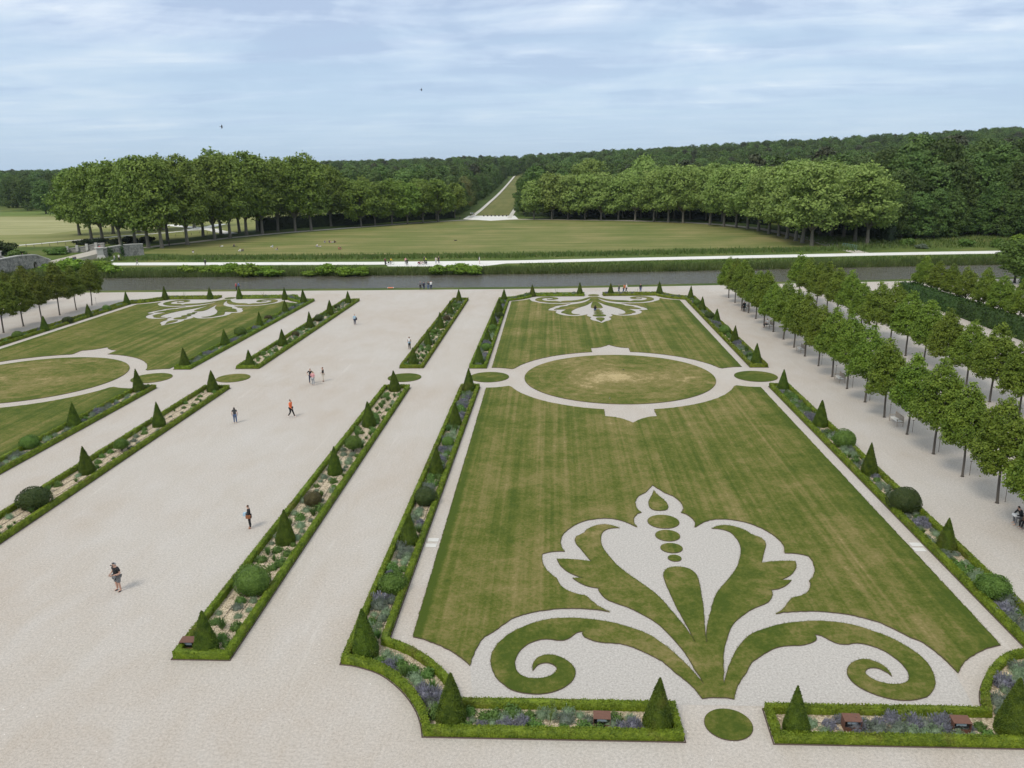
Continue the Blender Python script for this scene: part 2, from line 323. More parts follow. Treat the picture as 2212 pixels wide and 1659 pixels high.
leafmat('linden_leaf', (0.080, 0.142, 0.015), (0.22, 0.31, 0.038), (0.34, 0.39, 0.06), 0.28, 0.9, 0.12); leafmat('linden_leaf_left', (0.070, 0.105, 0.012), (0.175, 0.215, 0.026), (0.28, 0.26, 0.04), 0.28, 0.9, 0.12)
leafmat('plane_leaf', (0.095, 0.160, 0.022), (0.215, 0.305, 0.050), (0.30, 0.38, 0.08), 0.25, 0.22, 0.14); leafmat('plane_leaf_lit', (0.145, 0.225, 0.042), (0.31, 0.415, 0.105), (0.40, 0.48, 0.16), 0.25, 0.22, 0.12)  # second leaf copy: stronger light on the right grove put into its colour
leafmat('forest_leaf', (0.044, 0.088, 0.018), (0.118, 0.185, 0.042), (0.17, 0.22, 0.055), 0.2, 0.12, 0.35); leafmat('pine_leaf', (0.034, 0.050, 0.022), (0.085, 0.088, 0.042), None, 0.1, 0.15, 0.2); leafmat('pale_tree_leaf', (0.12, 0.15, 0.04), (0.22, 0.23, 0.075), None, 0.25, 0.2, 0.1)
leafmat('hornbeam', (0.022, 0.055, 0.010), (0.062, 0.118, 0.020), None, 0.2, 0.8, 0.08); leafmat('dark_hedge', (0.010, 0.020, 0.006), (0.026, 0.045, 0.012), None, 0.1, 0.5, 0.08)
leafmat('knotweed', (0.095, 0.19, 0.016), (0.25, 0.38, 0.040), (0.36, 0.47, 0.07), 0.3, 0.6, 0.1); leafmat('reed', (0.042, 0.078, 0.017), (0.125, 0.175, 0.045), (0.20, 0.19, 0.08), 0.3, 0.3, 0.05); leafmat('tall_grass', (0.065, 0.12, 0.022), (0.14, 0.20, 0.045), (0.28, 0.24, 0.12), 0.3, 0.15, 0.05)
leafmat('lavender', (0.145, 0.155, 0.145), (0.25, 0.24, 0.30), (0.28, 0.24, 0.45), 0.15, 3.0, 0.15); leafmat('catmint', (0.13, 0.17, 0.11), (0.22, 0.25, 0.20), (0.22, 0.21, 0.28), 0.2, 3.0, 0.12); leafmat('santolina', (0.17, 0.24, 0.14), (0.30, 0.40, 0.24), None, 0.2, 3.0, 0.12)
leafmat('herb_green', (0.065, 0.135, 0.026), (0.155, 0.26, 0.06), None, 0.25, 3.0, 0.2); leafmat('iris_leaf', (0.06, 0.13, 0.03), (0.14, 0.23, 0.06), None, 0.25, 3.0, 0.15); leafmat('grey_herb', (0.115, 0.155, 0.10), (0.20, 0.245, 0.16), None, 0.2, 3.0, 0.12)
leafmat('ivy', (0.02, 0.05, 0.012), (0.05, 0.095, 0.022), None, 0.15, 1.0, 0.1); leafmat('sprig', (0.10, 0.15, 0.03), (0.20, 0.26, 0.06), None, 0.3, 2.0, 0.1)

# ------------------------------------------------------------------ ground, river, paths
XC, X0, YC = -27.6, 7.6, 90.0
def rs(x):  # shift of the river to the north towards the right
    return np.where(x > 0, 0.085 * x, 0.0) * np.where(x > 300, 300 / np.maximum(x, 1), 1)
def sstep(a, b, x): u = np.clip((x - a) / (b - a), 0, 1); return u * u * (3 - 2 * u)
def elev(x, y):
    ang = x / np.maximum(y, 50)
    top = np.interp(ang, [-0.62, -0.3, -0.05, 0.1, 0.3, 0.55, 0.9], [4, 10, 13, 20, 30, 36, 36])
    return top * sstep(450, 1250, y) + 5 * sstep(0.3, 0.55, ang) * sstep(230, 420, y)
def build_ground():
    xs = np.concatenate([np.arange(-2600, -300, 100), np.arange(-300, 300, 12), np.arange(300, 2601, 100)])
    yb = np.array([-300, -60, 40, 120, 155, 157, 161.2, 161.8, 168, 184, 187, 190, 193, 205, 230, 260, 300, 350, 400, 450, 500, 560, 640, 720, 800, 900, 1000, 1100, 1200, 1300, 1500, 2000, 3500, 8000.0])
    zb = np.array([-.15, -.15, -.15, -.15, -.15, -.05, -.05, -1.6, -1.8, -1.8, -.9, -.25, 0, 0] + [0] * 20)
    XX, YY = np.meshgrid(xs, yb); Z = np.repeat(zb[:, None], len(xs), 1)
    near = (YY > 50) & (YY < 260); YY = YY + np.where(near, rs(XX), 0); Z = Z + elev(XX, YY)
    V = np.stack([XX, YY, Z], -1).reshape(-1, 3); nx = len(xs)
    idx = np.arange(len(V)).reshape(len(yb), nx); F = np.stack([idx[:-1, :-1], idx[:-1, 1:], idx[1:, 1:], idx[1:, :-1]], -1).reshape(-1, 4)
    o = obj('ground', np_mesh('ground', V, 4, F), M['rough_grass']); setp(o, kind='structure')
build_ground()
def sheet(name, pts, z, mat, thick=0.0, kind='structure', edging=None, parent=None):
    """flat n-gon (pts xy), optional real thickness with a side wall; edging adds a thin steel strip as a part"""
    bm = bmesh.new(); vs = [bm.verts.new((p[0], p[1], z)) for p in pts]; f = bm.faces.new(vs); f.normal_update()
    if f.normal.z < 0: f.normal_flip()
    if thick > 0:
        lo = [bm.verts.new((p[0], p[1], z - thick)) for p in pts]
        for i in range(len(pts)):
            j = (i + 1) % len(pts); bm.faces.new((vs[i], vs[j], lo[j], lo[i]))
    me = bpy.data.meshes.new(name); bmesh.ops.triangulate(bm, faces=[f]); bm.to_mesh(me); bm.free()
    o = obj(name, me, mat, parent)
    if kind: setp(o, kind=kind)
    if edging:
        P = np.array(pts); n = len(P); d = unit(np.roll(P, -1, 0) - np.roll(P, 1, 0)); nr = np.stack([d[:, 1], -d[:, 0]], 1)
        area = 0.5 * np.sum(P[:, 0] * np.roll(P[:, 1], -1) - np.roll(P[:, 0], -1) * P[:, 1])
        if area < 0: nr = -nr
        w = edging; A = P + nr * w
        V = np.concatenate([np.c_[P + nr * 0.003, np.full(n, z - 0.010)], np.c_[A, np.full(n, z - 0.010)], np.c_[A, np.full(n, 0.0)], np.c_[P + nr * 0.003, np.full(n, 0.0)]])
        i = np.arange(n); j = (i + 1) % n
        F = np.concatenate([np.stack([i, i + n, j + n, j], 1), np.stack([i + n, i + 2 * n, j + 2 * n, j + n], 1), np.stack([i, j, j + 3 * n, i + 3 * n], 1)])
        obj('steel_edging', np_mesh('steel_edging', V, 4, F), M['edging_steel'], o)
    return o
def resample(pts, step, closed=True, jit=0.0, rg=rng):
    P = np.array(pts, float)
    if closed: P = np.vstack([P, P[:1]])
    out = []
    for a, b in zip(P[:-1], P[1:]):
        k = max(1, int(np.linalg.norm(b - a) / step))
        for i in range(k): out.append(a + (b - a) * i / k)
    if not closed: out.append(P[-1])
    out = np.array(out)
    if jit: out[:, :2] += rg.normal(0, jit, (len(out), 2))
    return out
def smooth_curve(pts, it=2):
    P = np.array(pts, float)
    for _ in range(it):
        Q = np.empty((2 * len(P), P.shape[1])); N_ = np.roll(P, -1, 0)
        Q[0::2] = .75 * P + .25 * N_; Q[1::2] = .25 * P + .75 * N_; P = Q
    return P
# gravel court around the parterres, up to the grass verge of the river
gx = list(np.arange(-250, 251, 10.0))
sheet('gravel_court', [(-250, -250), (250, -250)] + [(x, 158.2 + float(rs(np.array(x)))) for x in reversed(gx)], 0.0, M['gravel'])
wx = np.arange(-420, 421, 20.0)
Vw = np.array([(x, y + float(rs(np.array(x))), -0.8) for y in (161.5, 166, 172, 178, 184, 189) for x in wx]); nxw = len(wx)
iw = np.arange(len(Vw)).reshape(6, nxw)
setp(obj('river', np_mesh('river', Vw, 4, np.stack([iw[:-1, :-1], iw[:-1, 1:], iw[1:, 1:], iw[1:, :-1]], -1).reshape(-1, 4)), M['river_water']), kind='structure')
def strip(name, line, z, mat, wid):
    """path of width wid (number or list) along world xy line, draped on the terrain"""
    P = np.array(line, float); d = unit(np.gradient(P, axis=0)); nr = np.stack([-d[:, 1], d[:, 0]], 1); w = np.broadcast_to(np.asarray(wid, float), (len(P),))[:, None] / 2
    A, B = P + nr * w, P - nr * w; V = []
    for a, b in zip(A, B): up = 0.6 * float(sstep(430, 520, np.array(P[len(V) // 2, 1]))); V += [(a[0], a[1], z + up + float(elev(np.array(a[0]), np.array(a[1])))), (b[0], b[1], z + up + float(elev(np.array(b[0]), np.array(b[1]))))]
    F = [(2 * i, 2 * i + 1, 2 * i + 3, 2 * i + 2) for i in range(len(P) - 1)]
    return setp(obj(name, np_mesh(name, np.array(V), 4, np.array(F)), mat), kind='structure')
def pxline(pts, step=None):
    P = np.array([G(*p) for p in pts]); return resample(P, step, False) if step else P
# meadow (the half-round lawn beyond the river)
mead = [G(*p) for p in [(300, 548), (420, 550), (553, 552), (1106, 548), (1500, 543), (1800, 541), (1860, 543), (1770, 520), (1690, 502), (1600, 489), (1500, 480), (1350, 475), (1108, 472), (960, 478), (850, 487), (750, 494), (600, 506), (450, 520), (360, 532)]]
sheet('meadow', mead, 0.02, M['meadow'])
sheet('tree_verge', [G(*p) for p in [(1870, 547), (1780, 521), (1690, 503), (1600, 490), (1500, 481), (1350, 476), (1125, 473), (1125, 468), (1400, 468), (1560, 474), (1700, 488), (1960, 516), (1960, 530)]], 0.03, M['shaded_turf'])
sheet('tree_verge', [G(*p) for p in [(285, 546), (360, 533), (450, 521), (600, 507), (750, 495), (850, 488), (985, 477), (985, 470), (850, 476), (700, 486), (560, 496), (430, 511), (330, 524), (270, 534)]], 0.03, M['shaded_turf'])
# towpath
strip('towpath', pxline([(100, 571.5), (300, 570.3), (553, 569.8), (800, 569), (1106, 566), (1400, 559.5), (1659, 554), (1900, 549), (2180, 544.5), (2400, 541)], 8), 0.035, M['chalk_path'], 6.0)
sheet('towpath_square', [G(*p) for p in [(838, 575.6), (1040, 575.8), (1112, 567), (830, 567.5)]], 0.031, M['chalk_path'])
strip('ramp_path', pxline([(112, 570), (150, 560), (190, 551), (222, 543.5)], 4), 0.05, M['dirt_path'], 6.5)
# path round the half-round lawn
strip('arc_path', pxline([(310, 536), (360, 529), (420, 523), (500, 513.5), (600, 504), (700, 496.5), (800, 489), (900, 481.5), (1000, 475.5), (1065, 473.8), (1200, 474.3), (1350, 476.5), (1480, 480.5), (1560, 485.5), (1640, 494), (1700, 505), (1760, 519), (1815, 536), (1862, 547)], 6), 0.045, M['dirt_path'], 4.2)
# forest avenue with two paths
AX = -29.0
def aveline(off): return [(AX + off + (y - 390) * -0.010, y) for y in np.arange(372, 1010, 25.0)]
strip('avenue_lawn', aveline(0), 0.03, M['shaded_ride_grass'], 15.5); strip('avenue_path', aveline(-9.2), 0.06, M['pale_path'], 2.0); strip('avenue_path', aveline(9.2), 0.06, M['pale_path'], 2.0)
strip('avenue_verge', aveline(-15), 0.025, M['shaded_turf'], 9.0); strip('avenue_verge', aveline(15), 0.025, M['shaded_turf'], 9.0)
sheet('avenue_junction', [G(*p) for p in [(1000, 473.5), (1012, 466.5), (1112, 466.0), (1120, 473.6), (1060, 477)]], 0.055, M['chalk_path'])
# open fields far left
sheet('hay_field', [(-420, 235), (-150, 262), (-119, 300), (-75, 372), (-150, 470), (-420, 440)], 0.02, M['hay_meadow'])
sheet('straw_field', [(-460, 318), (-200, 312), (-190, 370), (-215, 432), (-460, 436)], 0.04, M['straw_field'])
sheet('green_field', [(-700, 445), (-180, 448), (-200, 520), (-700, 500)], 0.04, M['green_field'])
sheet('straw_field', [(-700, 522), (-230, 530), (-240, 560), (-700, 550)], 0.06, M['straw_field'])
sheet('green_field', [(-800, 570), (-260, 575), (-300, 705), (-800, 705)], 0.3, M['green_field'])
strip('field_path', pxline([(30, 531), (80, 527), (150, 520.5), (215, 514.5), (290, 508), (360, 503), (410, 498), (480, 494)], 8), 0.06, M['chalk_path'], 2.6)
strip('field_path', pxline([(360, 486), (410, 491), (450, 495), (500, 505)], 8), 0.064, M['chalk_path'], 5.0)
strip('field_path', pxline([(480, 484), (440, 493), (400, 497)], 8), 0.068, M['chalk_path'], 5.0)
# ------------------------------------------------------------------ lawns and ornament
def Wp(x, y): return (x + 0.00024 * max(0.0, 20 - x) * (y - YC), y)
def place(pts, side=0, flipy=False, warp=False):
    """main parterre coordinates -> world; side=1 mirrors to the left parterre"""
    o = []
    for x, y in pts:
        if flipy: y = 2 * YC - y
        if side: x = 2 * XC - x
        o.append(Wp(x, y) if (warp or side) else (x, y))
    return o
def U(x, y): return G(1106 + x / 4, 918 + y / 4)
def T2(x, y): return U(x, y + 1304.7)
def arc(c, r, a0, a1, n=24): return [(c[0] + r * math.cos(a0 + (a1 - a0) * i / n), c[1] + r * math.sin(a0 + (a1 - a0) * i / n)) for i in range(n + 1)]
RO, RS, SL, SR = 12.95, 4.55, (-7.4, 90.0), (22.9, 90.0); DC = (7.65, 90.0)
palm_out = [U(*p) for p in [(1213, 525), (1180, 560), (1150, 590), (1115, 607), (1090, 622), (1072, 650), (1065, 675), (1068, 700), (1078, 725), (1095, 745), (1117, 760), (1085, 772), (1062, 792), (1050, 815), (1050, 840), (1060, 862), (1082, 886), (1040, 868), (1000, 850), (960, 835), (915, 822), (860, 813), (800, 811), (740, 814), (680, 822), (620, 836), (570, 855), (520, 882), (480, 910), (450, 942), (430, 970), (420, 1000), (419, 1025), (425, 1052), (437, 1075), (452, 1096), (415, 1096), (380, 1097), (340, 1101), (300, 1109), (262, 1120), (256, 1145), (258, 1172), (264, 1195), (275, 1222), (295, 1250), (320, 1280), (352, 1307), (385, 1330), (400, 1365), (422, 1395), (450, 1420), (490, 1442), (540, 1461), (585, 1472), (632, 1481), (680, 1518), (720, 1550), (760, 1578), (800, 1600), (845, 1619), (775, 1607), (700, 1598), (625, 1592), (550, 1589), (475, 1590), (400, 1594), (320, 1600), (250, 1610), (190, 1621), (130, 1636), (65, 1655), (0, 1680), (-72, 1728), (-162, 1792), (-237, 1836), (-268, 1872), (-292, 1907), (-315, 1945), (-332, 1987), (-350, 2030), (-362, 2082)]]
corner_arc = [U(*p) for p in [(-362, 2082), (-410, 2038), (-462, 1997), (-535, 1952), (-612, 1915), (-675, 1888), (-732, 1867), (-800, 1848), (-862, 1836)]]
def near_lawn():
    L = palm_out + corner_arc[1:-1] + [(-7.4, 36.85)]                       # from the tip round the left side
    a = -math.pi / 2; L.append((-7.4, 90 - RS))
    # small circle clearance to the ring
    for th in np.linspace(a, a + 1.2, 20):
        p = (SL[0] + RS * math.cos(th), SL[1] + RS * math.sin(th))
        if math.hypot(p[0] - DC[0], p[1] - DC[1]) <= RO: break
        L.append(p)
    a0 = math.atan2(L[-1][1] - DC[1], L[-1][0] - DC[0]) % (2 * math.pi); a1 = math.pi * 1.5 - math.asin(2.5 / RO)
    L += arc(DC, RO, a0, a1, 40)[1:]
    L += [(5.12, 75.0)] + [(5.12 + 2.5 * s, 75.0 - 0.35 * s - 1.65 * s ** 2.4) for s in (0.2, 0.4, 0.6, 0.8)] + [(7.65, 73.0)]
    half = L[1:-1]
    right = [(2 * DC[0] - x, y) for x, y in reversed(half)]
    return [L[0]] + half + [L[-1]] + right
nl = near_lawn()
def spline_like(pts, step=0.2, jit=0.018): return [tuple(p) for p in resample(pts, step, True, jit)]
orn_left = [T2(*p) for p in [(1768, 1056), (1700, 1056), (1645, 1064), (1612, 1020), (1580, 982), (1545, 948), (1510, 917), (1455, 874), (1400, 832), (1350, 785), (1300, 743), (1240, 710), (1180, 680), (1115, 650), (1050, 622), (990, 603), (930, 590), (865, 585), (800, 582), (750, 575), (700, 563), (660, 548), (630, 533), (614, 515), (610, 500), (617, 485), (588, 487), (560, 495), (535, 512), (510, 532), (482, 550), (450, 560), (415, 562), (380, 560), (340, 552), (300, 549), (250, 553), (200, 566), (152, 585), (110, 611), (77, 642), (50, 680), (32, 715), (24, 750), (24, 782), (32, 812), (48, 838), (72, 860), (104, 876), (140, 886), (180, 891), (220, 892), (260, 888), (300, 880), (332, 868), (360, 851), (380, 832), (389, 811), (385, 795), (370, 779), (348, 767), (320, 758), (295, 755), (270, 756), (243, 764), (220, 777), (198, 797), (180, 822), (178, 800), (180, 778), (187, 755), (202, 733), (224, 713), (252, 699), (285, 688), (320, 685), (362, 689), (402, 701), (442, 718), (480, 741), (508, 765), (530, 792), (541, 816), (545, 842), (541, 871), (530, 899), (508, 926), (480, 950), (442, 972), (400, 991), (350, 1008), (300, 1019), (250, 1025), (200, 1026), (150, 1022), (100, 1015), (50, 1004), (0, 990), (-38, 968), (-72, 941), (-112, 908), (-142, 870), (-164, 826), (-177, 780), (-183, 740), (-180, 700), (-169, 663), (-150, 630), (-122, 592), (-90, 560), (-47, 523), (0, 492), (48, 466), (100, 446), (150, 424), (200, 406), (260, 390), (320, 379), (385, 372), (450, 369), (515, 368), (580, 371), (650, 377), (720, 385), (785, 394), (850, 405), (900, 416), (950, 431), (1015, 449), (1080, 470), (1130, 488), (1180, 511), (1230, 540), (1280, 576), (1330, 611), (1380, 652), (1430, 698), (1480, 746), (1527, 792), (1570, 840), (1602, 876), (1632, 910), (1655, 942), (1640, 905), (1622, 872), (1600, 848), (1577, 805), (1550, 760), (1522, 712), (1490, 665), (1457, 622), (1420, 580), (1382, 536), (1340, 492), (1297, 449), (1250, 410), (1202, 378), (1150, 350), (1100, 323), (1050, 297), (990, 272), (930, 251), (880, 234), (830, 214), (802, 193), (778, 170), (758, 146), (744, 118), (767, 112), (722, 107), (680, 100), (640, 87), (602, 71), (574, 57), (550, 41), (524, 24)]] + \
    [U(*p) for p in [(570, 1327), (617, 1328), (577, 1316), (540, 1301), (508, 1287), (480, 1271), (448, 1247), (420, 1220), (402, 1192), (389, 1164), (445, 1163), (500, 1165), (550, 1168), (600, 1172), (686, 1184), (662, 1156), (640, 1130), (614, 1098), (590, 1070), (569, 1048), (555, 1029), (546, 1009), (546, 990), (554, 973), (571, 960), (598, 949), (625, 936), (636, 918), (652, 904), (683, 888), (720, 875), (760, 866), (802, 863), (842, 867), (882, 877), (926, 894), (895, 893), (868, 896), (837, 901), (810, 910), (788, 924), (775, 942), (767, 970), (766, 1002), (771, 1030), (782, 1060), (803, 1094), (830, 1130), (863, 1168), (900, 1210), (948, 1250), (1000, 1291), (1050, 1326), (1100, 1361), (1150, 1395), (1200, 1431), (1242, 1464), (1280, 1500)]] + \
    [T2(*p) for p in [(1328, 246), (1370, 300), (1411, 344), (1450, 391), (1486, 435), (1520, 482), (1550, 527), (1583, 582), (1563, 537), (1540, 490), (1511, 435), (1480, 380), (1450, 325), (1420, 270), (1394, 215), (1370, 160), (1349, 114), (1330, 70)]] + \
    [U(*p) for p in [(1316, 1335), (1308, 1305), (1310, 1282), (1322, 1260), (1343, 1244), (1370, 1235), (1402, 1230)]] + [(X0, G(1106 + 1438 / 4, 918 + 1229 / 4)[1])]
orn_left[0] = (X0, orn_left[0][1])
orn = orn_left + [(2 * X0 - x, y) for x, y in reversed(orn_left[1:-1])]
drop_l = [U(*p) for p in [(1225, 571), (1218, 595), (1205, 622), (1190, 645), (1181, 667), (1181, 690), (1188, 712), (1205, 730), (1230, 740), (1262, 744)]]
ax_tip = X0
drop = [(X0, drop_l[0][1])] + [(min(x, X0 - 0.02), y) for x, y in drop_l[1:-1]] + [(X0, drop_l[-1][1])]; drop = drop + [(2 * X0 - x, y) for x, y in reversed(drop[1:-1])]
ovals = []
for (u, v, a, b) in [(1306, 840, 135, 58), (1343, 960, 105, 48), (1377, 1068, 94, 42), (1405, 1155, 57, 28)]:
    xl, yl = U(u - a, v); xr, yr = U(u + a, v); yn = U(u, v + b)[1]; yf = U(u, v - b)[1]
    ovals.append((X0, (yn + yf) / 2, (xr - xl) / 2, (yf - yn) / 2))
for side in (0, 1):
    lm = M['lawn_left'] if side else M['lawn_main']
    for fl in (False, True):
        sheet('lawn', place(spline_like(nl), side, fl), 0.065, lm, 0.07, edging=0.018)
        if side and not fl: continue        # the near ornament of the left parterre lies outside the view
        o = sheet('lawn_ornament', place(spline_like(orn, 0.18, 0.008), side, fl), 0.06, M['lawn_ornament'], 0.065, edging=0.018)
        sheet('lawn_drop', place(spline_like(drop, 0.15, 0.008), side, fl), 0.06, M['lawn_ornament'], 0.065, edging=0.018)
        for i, (x, y, a, b) in enumerate(ovals):
            sheet('lawn_oval', place([(x + a * math.cos(t), y + b * math.sin(t)) for t in np.linspace(0, 2 * math.pi, 33)[:-1]], side, fl), 0.06, M['lawn_main'] if i in (1, 2) else M['lawn_ornament'], 0.065, edging=0.018)
        # finer pale gravel inside the ornament and scroll ground, laid on the court
        gp = [(palm_out[0][0], palm_out[0][1])] + palm_out[1:] + [(-3.75, 31.75)]
        gp = gp + [(2 * X0 - x, y) for x, y in reversed(gp[1:])]
        gp = [(X0 + (x - X0), y) for x, y in gp]
        sheet('ornament_gravel', place([tuple(p) for p in resample(gp, 0.5)], side, fl), 0.006, M['white_gravel'])
        sheet('lawn_circle', place([(X0 + 0.1 + 1.03 * math.cos(t), 30.45 + 1.03 * math.sin(t)) for t in np.linspace(0, 2 * math.pi, 41)[:-1]], side, fl), 0.05, M['lawn_fresh'], 0.055, edging=0.018)
    sheet('lawn_disc', place([(DC[0] + 10.9 * math.cos(t), DC[1] + 10.9 * math.sin(t)) for t in np.linspace(0, 2 * math.pi, 161)[:-1]], side), 0.065, M['lawn_disc_left'] if side else M['lawn_disc'], 0.07, edging=0.018)
    for cx, r in ((SL[0], 2.3), (23.3, 2.4)):
        sheet('lawn_circle', place([(cx + r * math.cos(t), 90.1 + r * math.sin(t)) for t in np.linspace(0, 2 * math.pi, 61)[:-1]], side), 0.055, M['lawn_fresh'], 0.06, edging=0.018)
for cx in (-17.35, -37.85):
    sheet('lawn_circle', [(cx + 1.95 * math.cos(t), 90.0 + 1.95 * math.sin(t)) for t in np.linspace(0, 2 * math.pi, 51)[:-1]], 0.05, M['lawn_fresh'], 0.055, edging=0.018)
for i, (x, y) in enumerate([G(936, 1166.5), G(931, 1178.5), G(1979, 1176.5), G(1986, 1187.5)]):
    mb = MB(); mb.box((0, 0, 0.012), (0.72, 0.5, 0.024)); o = obj('stone_slab', mb.mesh('stone_slab', 0.004), M['slab_stone'], None, (x, y, 0.002))
    setp(o, ['farther pale stone slab in the gravel left of the main lawn', 'nearer pale stone slab in the gravel left of the main lawn', 'farther pale stone slab in the gravel right of the main lawn', 'nearer pale stone slab in the gravel right of the main lawn'][i], 'slab', 'paving slabs in the gravel paths')

# ------------------------------------------------------------------ clipped hedges and beds
def ordn(n):
    w = ['first', 'second', 'third', 'fourth', 'fifth', 'sixth', 'seventh', 'eighth', 'ninth', 'tenth', 'eleventh', 'twelfth']
    return w[n] if n < 12 else '%d%s' % (n + 1, {1: 'st', 2: 'nd', 3: 'rd'}.get((n + 1) % 10 if (n + 1) % 100 not in (11, 12, 13) else 0, 'th'))
def signed_area(P): return 0.5 * np.sum(P[:, 0] * np.roll(P[:, 1], -1) - np.roll(P[:, 0], -1) * P[:, 1])
def offset_in(P, d):
    """mitred inward offset of a closed ring"""
    P = np.array(P, float)
    if signed_area(P) < 0: P = P[::-1]
    a = unit(P - np.roll(P, 1, 0)); b = unit(np.roll(P, -1, 0) - P)
    na, nb = np.stack([-a[:, 1], a[:, 0]], 1), np.stack([-b[:, 1], b[:, 0]], 1)
    m = unit(na + nb); k = 1 / np.maximum(np.sum(m * na, 1), 0.35)
    return P + m * (d * k)[:, None]
def hedge_ring(name, outline, w, h, label, group, mat='box_leaf', dens0=480.0, edge=True, leaf0=0.042):
    P = np.array(outline, float)
    if signed_area(P) < 0: P = P[::-1]
    P = resample(P, 1.2); inset = 0.05
    O, I = offset_in(P, inset + 0.02), offset_in(P, inset + w - 0.02)
    n = len(P); hh = h - 0.02
    hj = rng.normal(0, 0.022, n)
    V = np.concatenate([np.c_[O, np.zeros(n)], np.c_[O, hh + hj], np.c_[I, hh + hj], np.c_[I, np.zeros(n)]])
    i = np.arange(n); j = (i + 1) % n
    F = np.concatenate([np.stack([i + k * n, j + k * n, j + (k + 1) * n, i + (k + 1) * n], 1) for k in range(3)])
    parts = [(V, F)]
    # leaves on the three faces, denser and finer close to the camera
    seg = np.linalg.norm(P[j] - P[i], axis=1); Cs, Ns, Ss = [], [], []
    for (A0, B0, z0, z1, typ) in ((O, O, 0.0, h, 'o'), (O, I, h, h, 't'), (I, I, 0.0, h, 'i')):
        for k in range(n):
            y = 0.5 * (P[k, 1] + P[j[k], 1]); f = min(1.0, (42.0 / max(y, 25)) ** 1.6); wd = w if typ == 't' else h
            m = rng.poisson(dens0 * f * seg[k] * wd)
            if m == 0: continue
            u, v = rng.random((m, 1)), rng.random((m, 1))
            if typ == 't':
                p = (A0[k] * (1 - v) + B0[k] * v) * (1 - u) + (A0[j[k]] * (1 - v) + B0[j[k]] * v) * u; z = np.full((m, 1), h) + rng.normal(0, .014, (m, 1)); nr = np.array([0, 0, 1.0])
            else:
                p = A0[k] * (1 - u) + A0[j[k]] * u; z = v * h; d = P[j[k]] - P[k]; nr = np.array([d[1], -d[0], 0]) / max(seg[k], 1e-6) * (1 if typ == 'o' else -1)
            Cs.append(np.c_[p + rng.normal(0, .022, (m, 2)), z + rng.normal(0, .018, (m, 1))]); Ns.append(np.repeat(nr[None], m, 0)); Ss.append(np.full(m, leaf0 * min(2.6, (1 / f) ** 0.5)))
    parts.append(leaves(np.concatenate(Cs), np.concatenate(Ns), np.concatenate(Ss), 0.62, 0.55))
    VV, FF = join_np(parts)
    root = thing(name, label, 'hedge', (0, 0, 0), 0, group)
    obj('clipped_foliage', np_mesh(name, VV, 4, FF), M[mat], root)
    if edge:
        E1, E2 = offset_in(P, -0.02), offset_in(P, 0.02)
        V = np.concatenate([np.c_[E1, np.zeros(n)], np.c_[E1, np.full(n, .045)], np.c_[E2, np.full(n, .045)], np.c_[E2, np.zeros(n)]])
        obj('steel_edging', np_mesh('steel_edging', V, 4, F), M['edging_steel'], root)
    return root
HW, HH = 0.33, 0.42
cone_list, ball_list, plant_jobs, hose_jobs = [], [], [], []
# bed outlines in main-parterre coordinates
ARC_O = [(-10.25, 34.35), (-9.4, 34.2), (-8.1, 33.6), (-6.95, 32.5), (-6.1, 31.3), (-5.6, 30.2), (-5.35, 29.25)]
ARC_I = [(-3.9, 31.55), (-4.5, 32.95), (-5.5, 34.3), (-6.85, 35.55), (-8.2, 36.3)]
def fine_arc(P, n=3):
    P = np.array(P); out = []
    for i in range(len(P) - 1):
        p0, p1, p2, p3 = P[max(i - 1, 0)], P[i], P[i + 1], P[min(i + 2, len(P) - 1)]
        for t in np.linspace(0, 1, n, endpoint=False):
            out.append(0.5 * ((2 * p1) + (-p0 + p2) * t + (2 * p0 - 5 * p1 + 4 * p2 - p3) * t * t + (-p0 + 3 * p1 - 3 * p2 + p3) * t ** 3))
    out.append(P[-1]); return [tuple(p) for p in out]
LBED = [(-10.25, 85.8)] + fine_arc(ARC_O) + [(5.85, 29.25), (5.75, 31.55)] + fine_arc(ARC_I) + [(-8.05, 85.8)]
BBED = [(-18.85, 85.6), (-18.85, 34.55), (-15.85, 34.55), (-15.85, 85.6)]
RSHIFT = 0.35
def mirr(P): return [(2 * X0 - x + (RSHIFT if x < -7.5 else 0), y) for x, y in P]
beds = {   # key: (outline, phrase, mulch showing)
    'A1': (place(LBED, 0, False, True), 'near left border of the main lawn', 0.35),
    'A2': (place(LBED, 0, True, True), 'far left border of the main lawn', 0.25),
    'R1': (mirr(LBED), 'near right border of the main lawn', 0.2),
    'R2': ([(x, 2 * YC - y) for x, y in mirr(LBED)], 'far right border of the main lawn', 0.15),
    'B1': (place(BBED, 0, False, True), 'near gravel bed right of the walk', 0.75),
    'B2': (place(BBED, 0, True, True), 'far gravel bed right of the walk', 0.6),
    'C1': (place([(2 * XC - x, y) for x, y in BBED], 0, False, True), 'near gravel bed left of the walk', 0.75),
    'C2': (place([(2 * XC - x, y) for x, y in BBED], 0, True, True), 'far gravel bed left of the walk', 0.5),
    'D1': (place([(-10.25, 85.8), (-10.25, 45.0), (-8.05, 45.0), (-8.05, 85.8)], 1, False, True), 'near right border of the left lawn', 0.15),
    'D2': (place(LBED, 1, True, True), 'far right border of the left lawn', 0.15),
    'E2': (place([(x + 0.4, y) for x, y in mirr(LBED)], 1, True, True), 'far left border of the left lawn', 0.1),
}
for k, (ol, ph, mul) in beds.items():
    hedge_ring('box_hedge', ol, HW, HH, 'low clipped box hedge framing the ' + ph, 'box hedges framing the flower beds')
    o = sheet('bed_soil', [tuple(p) for p in offset_in(resample(ol, 1.5), 0.1)], 0.03, M['bed_mulch'])
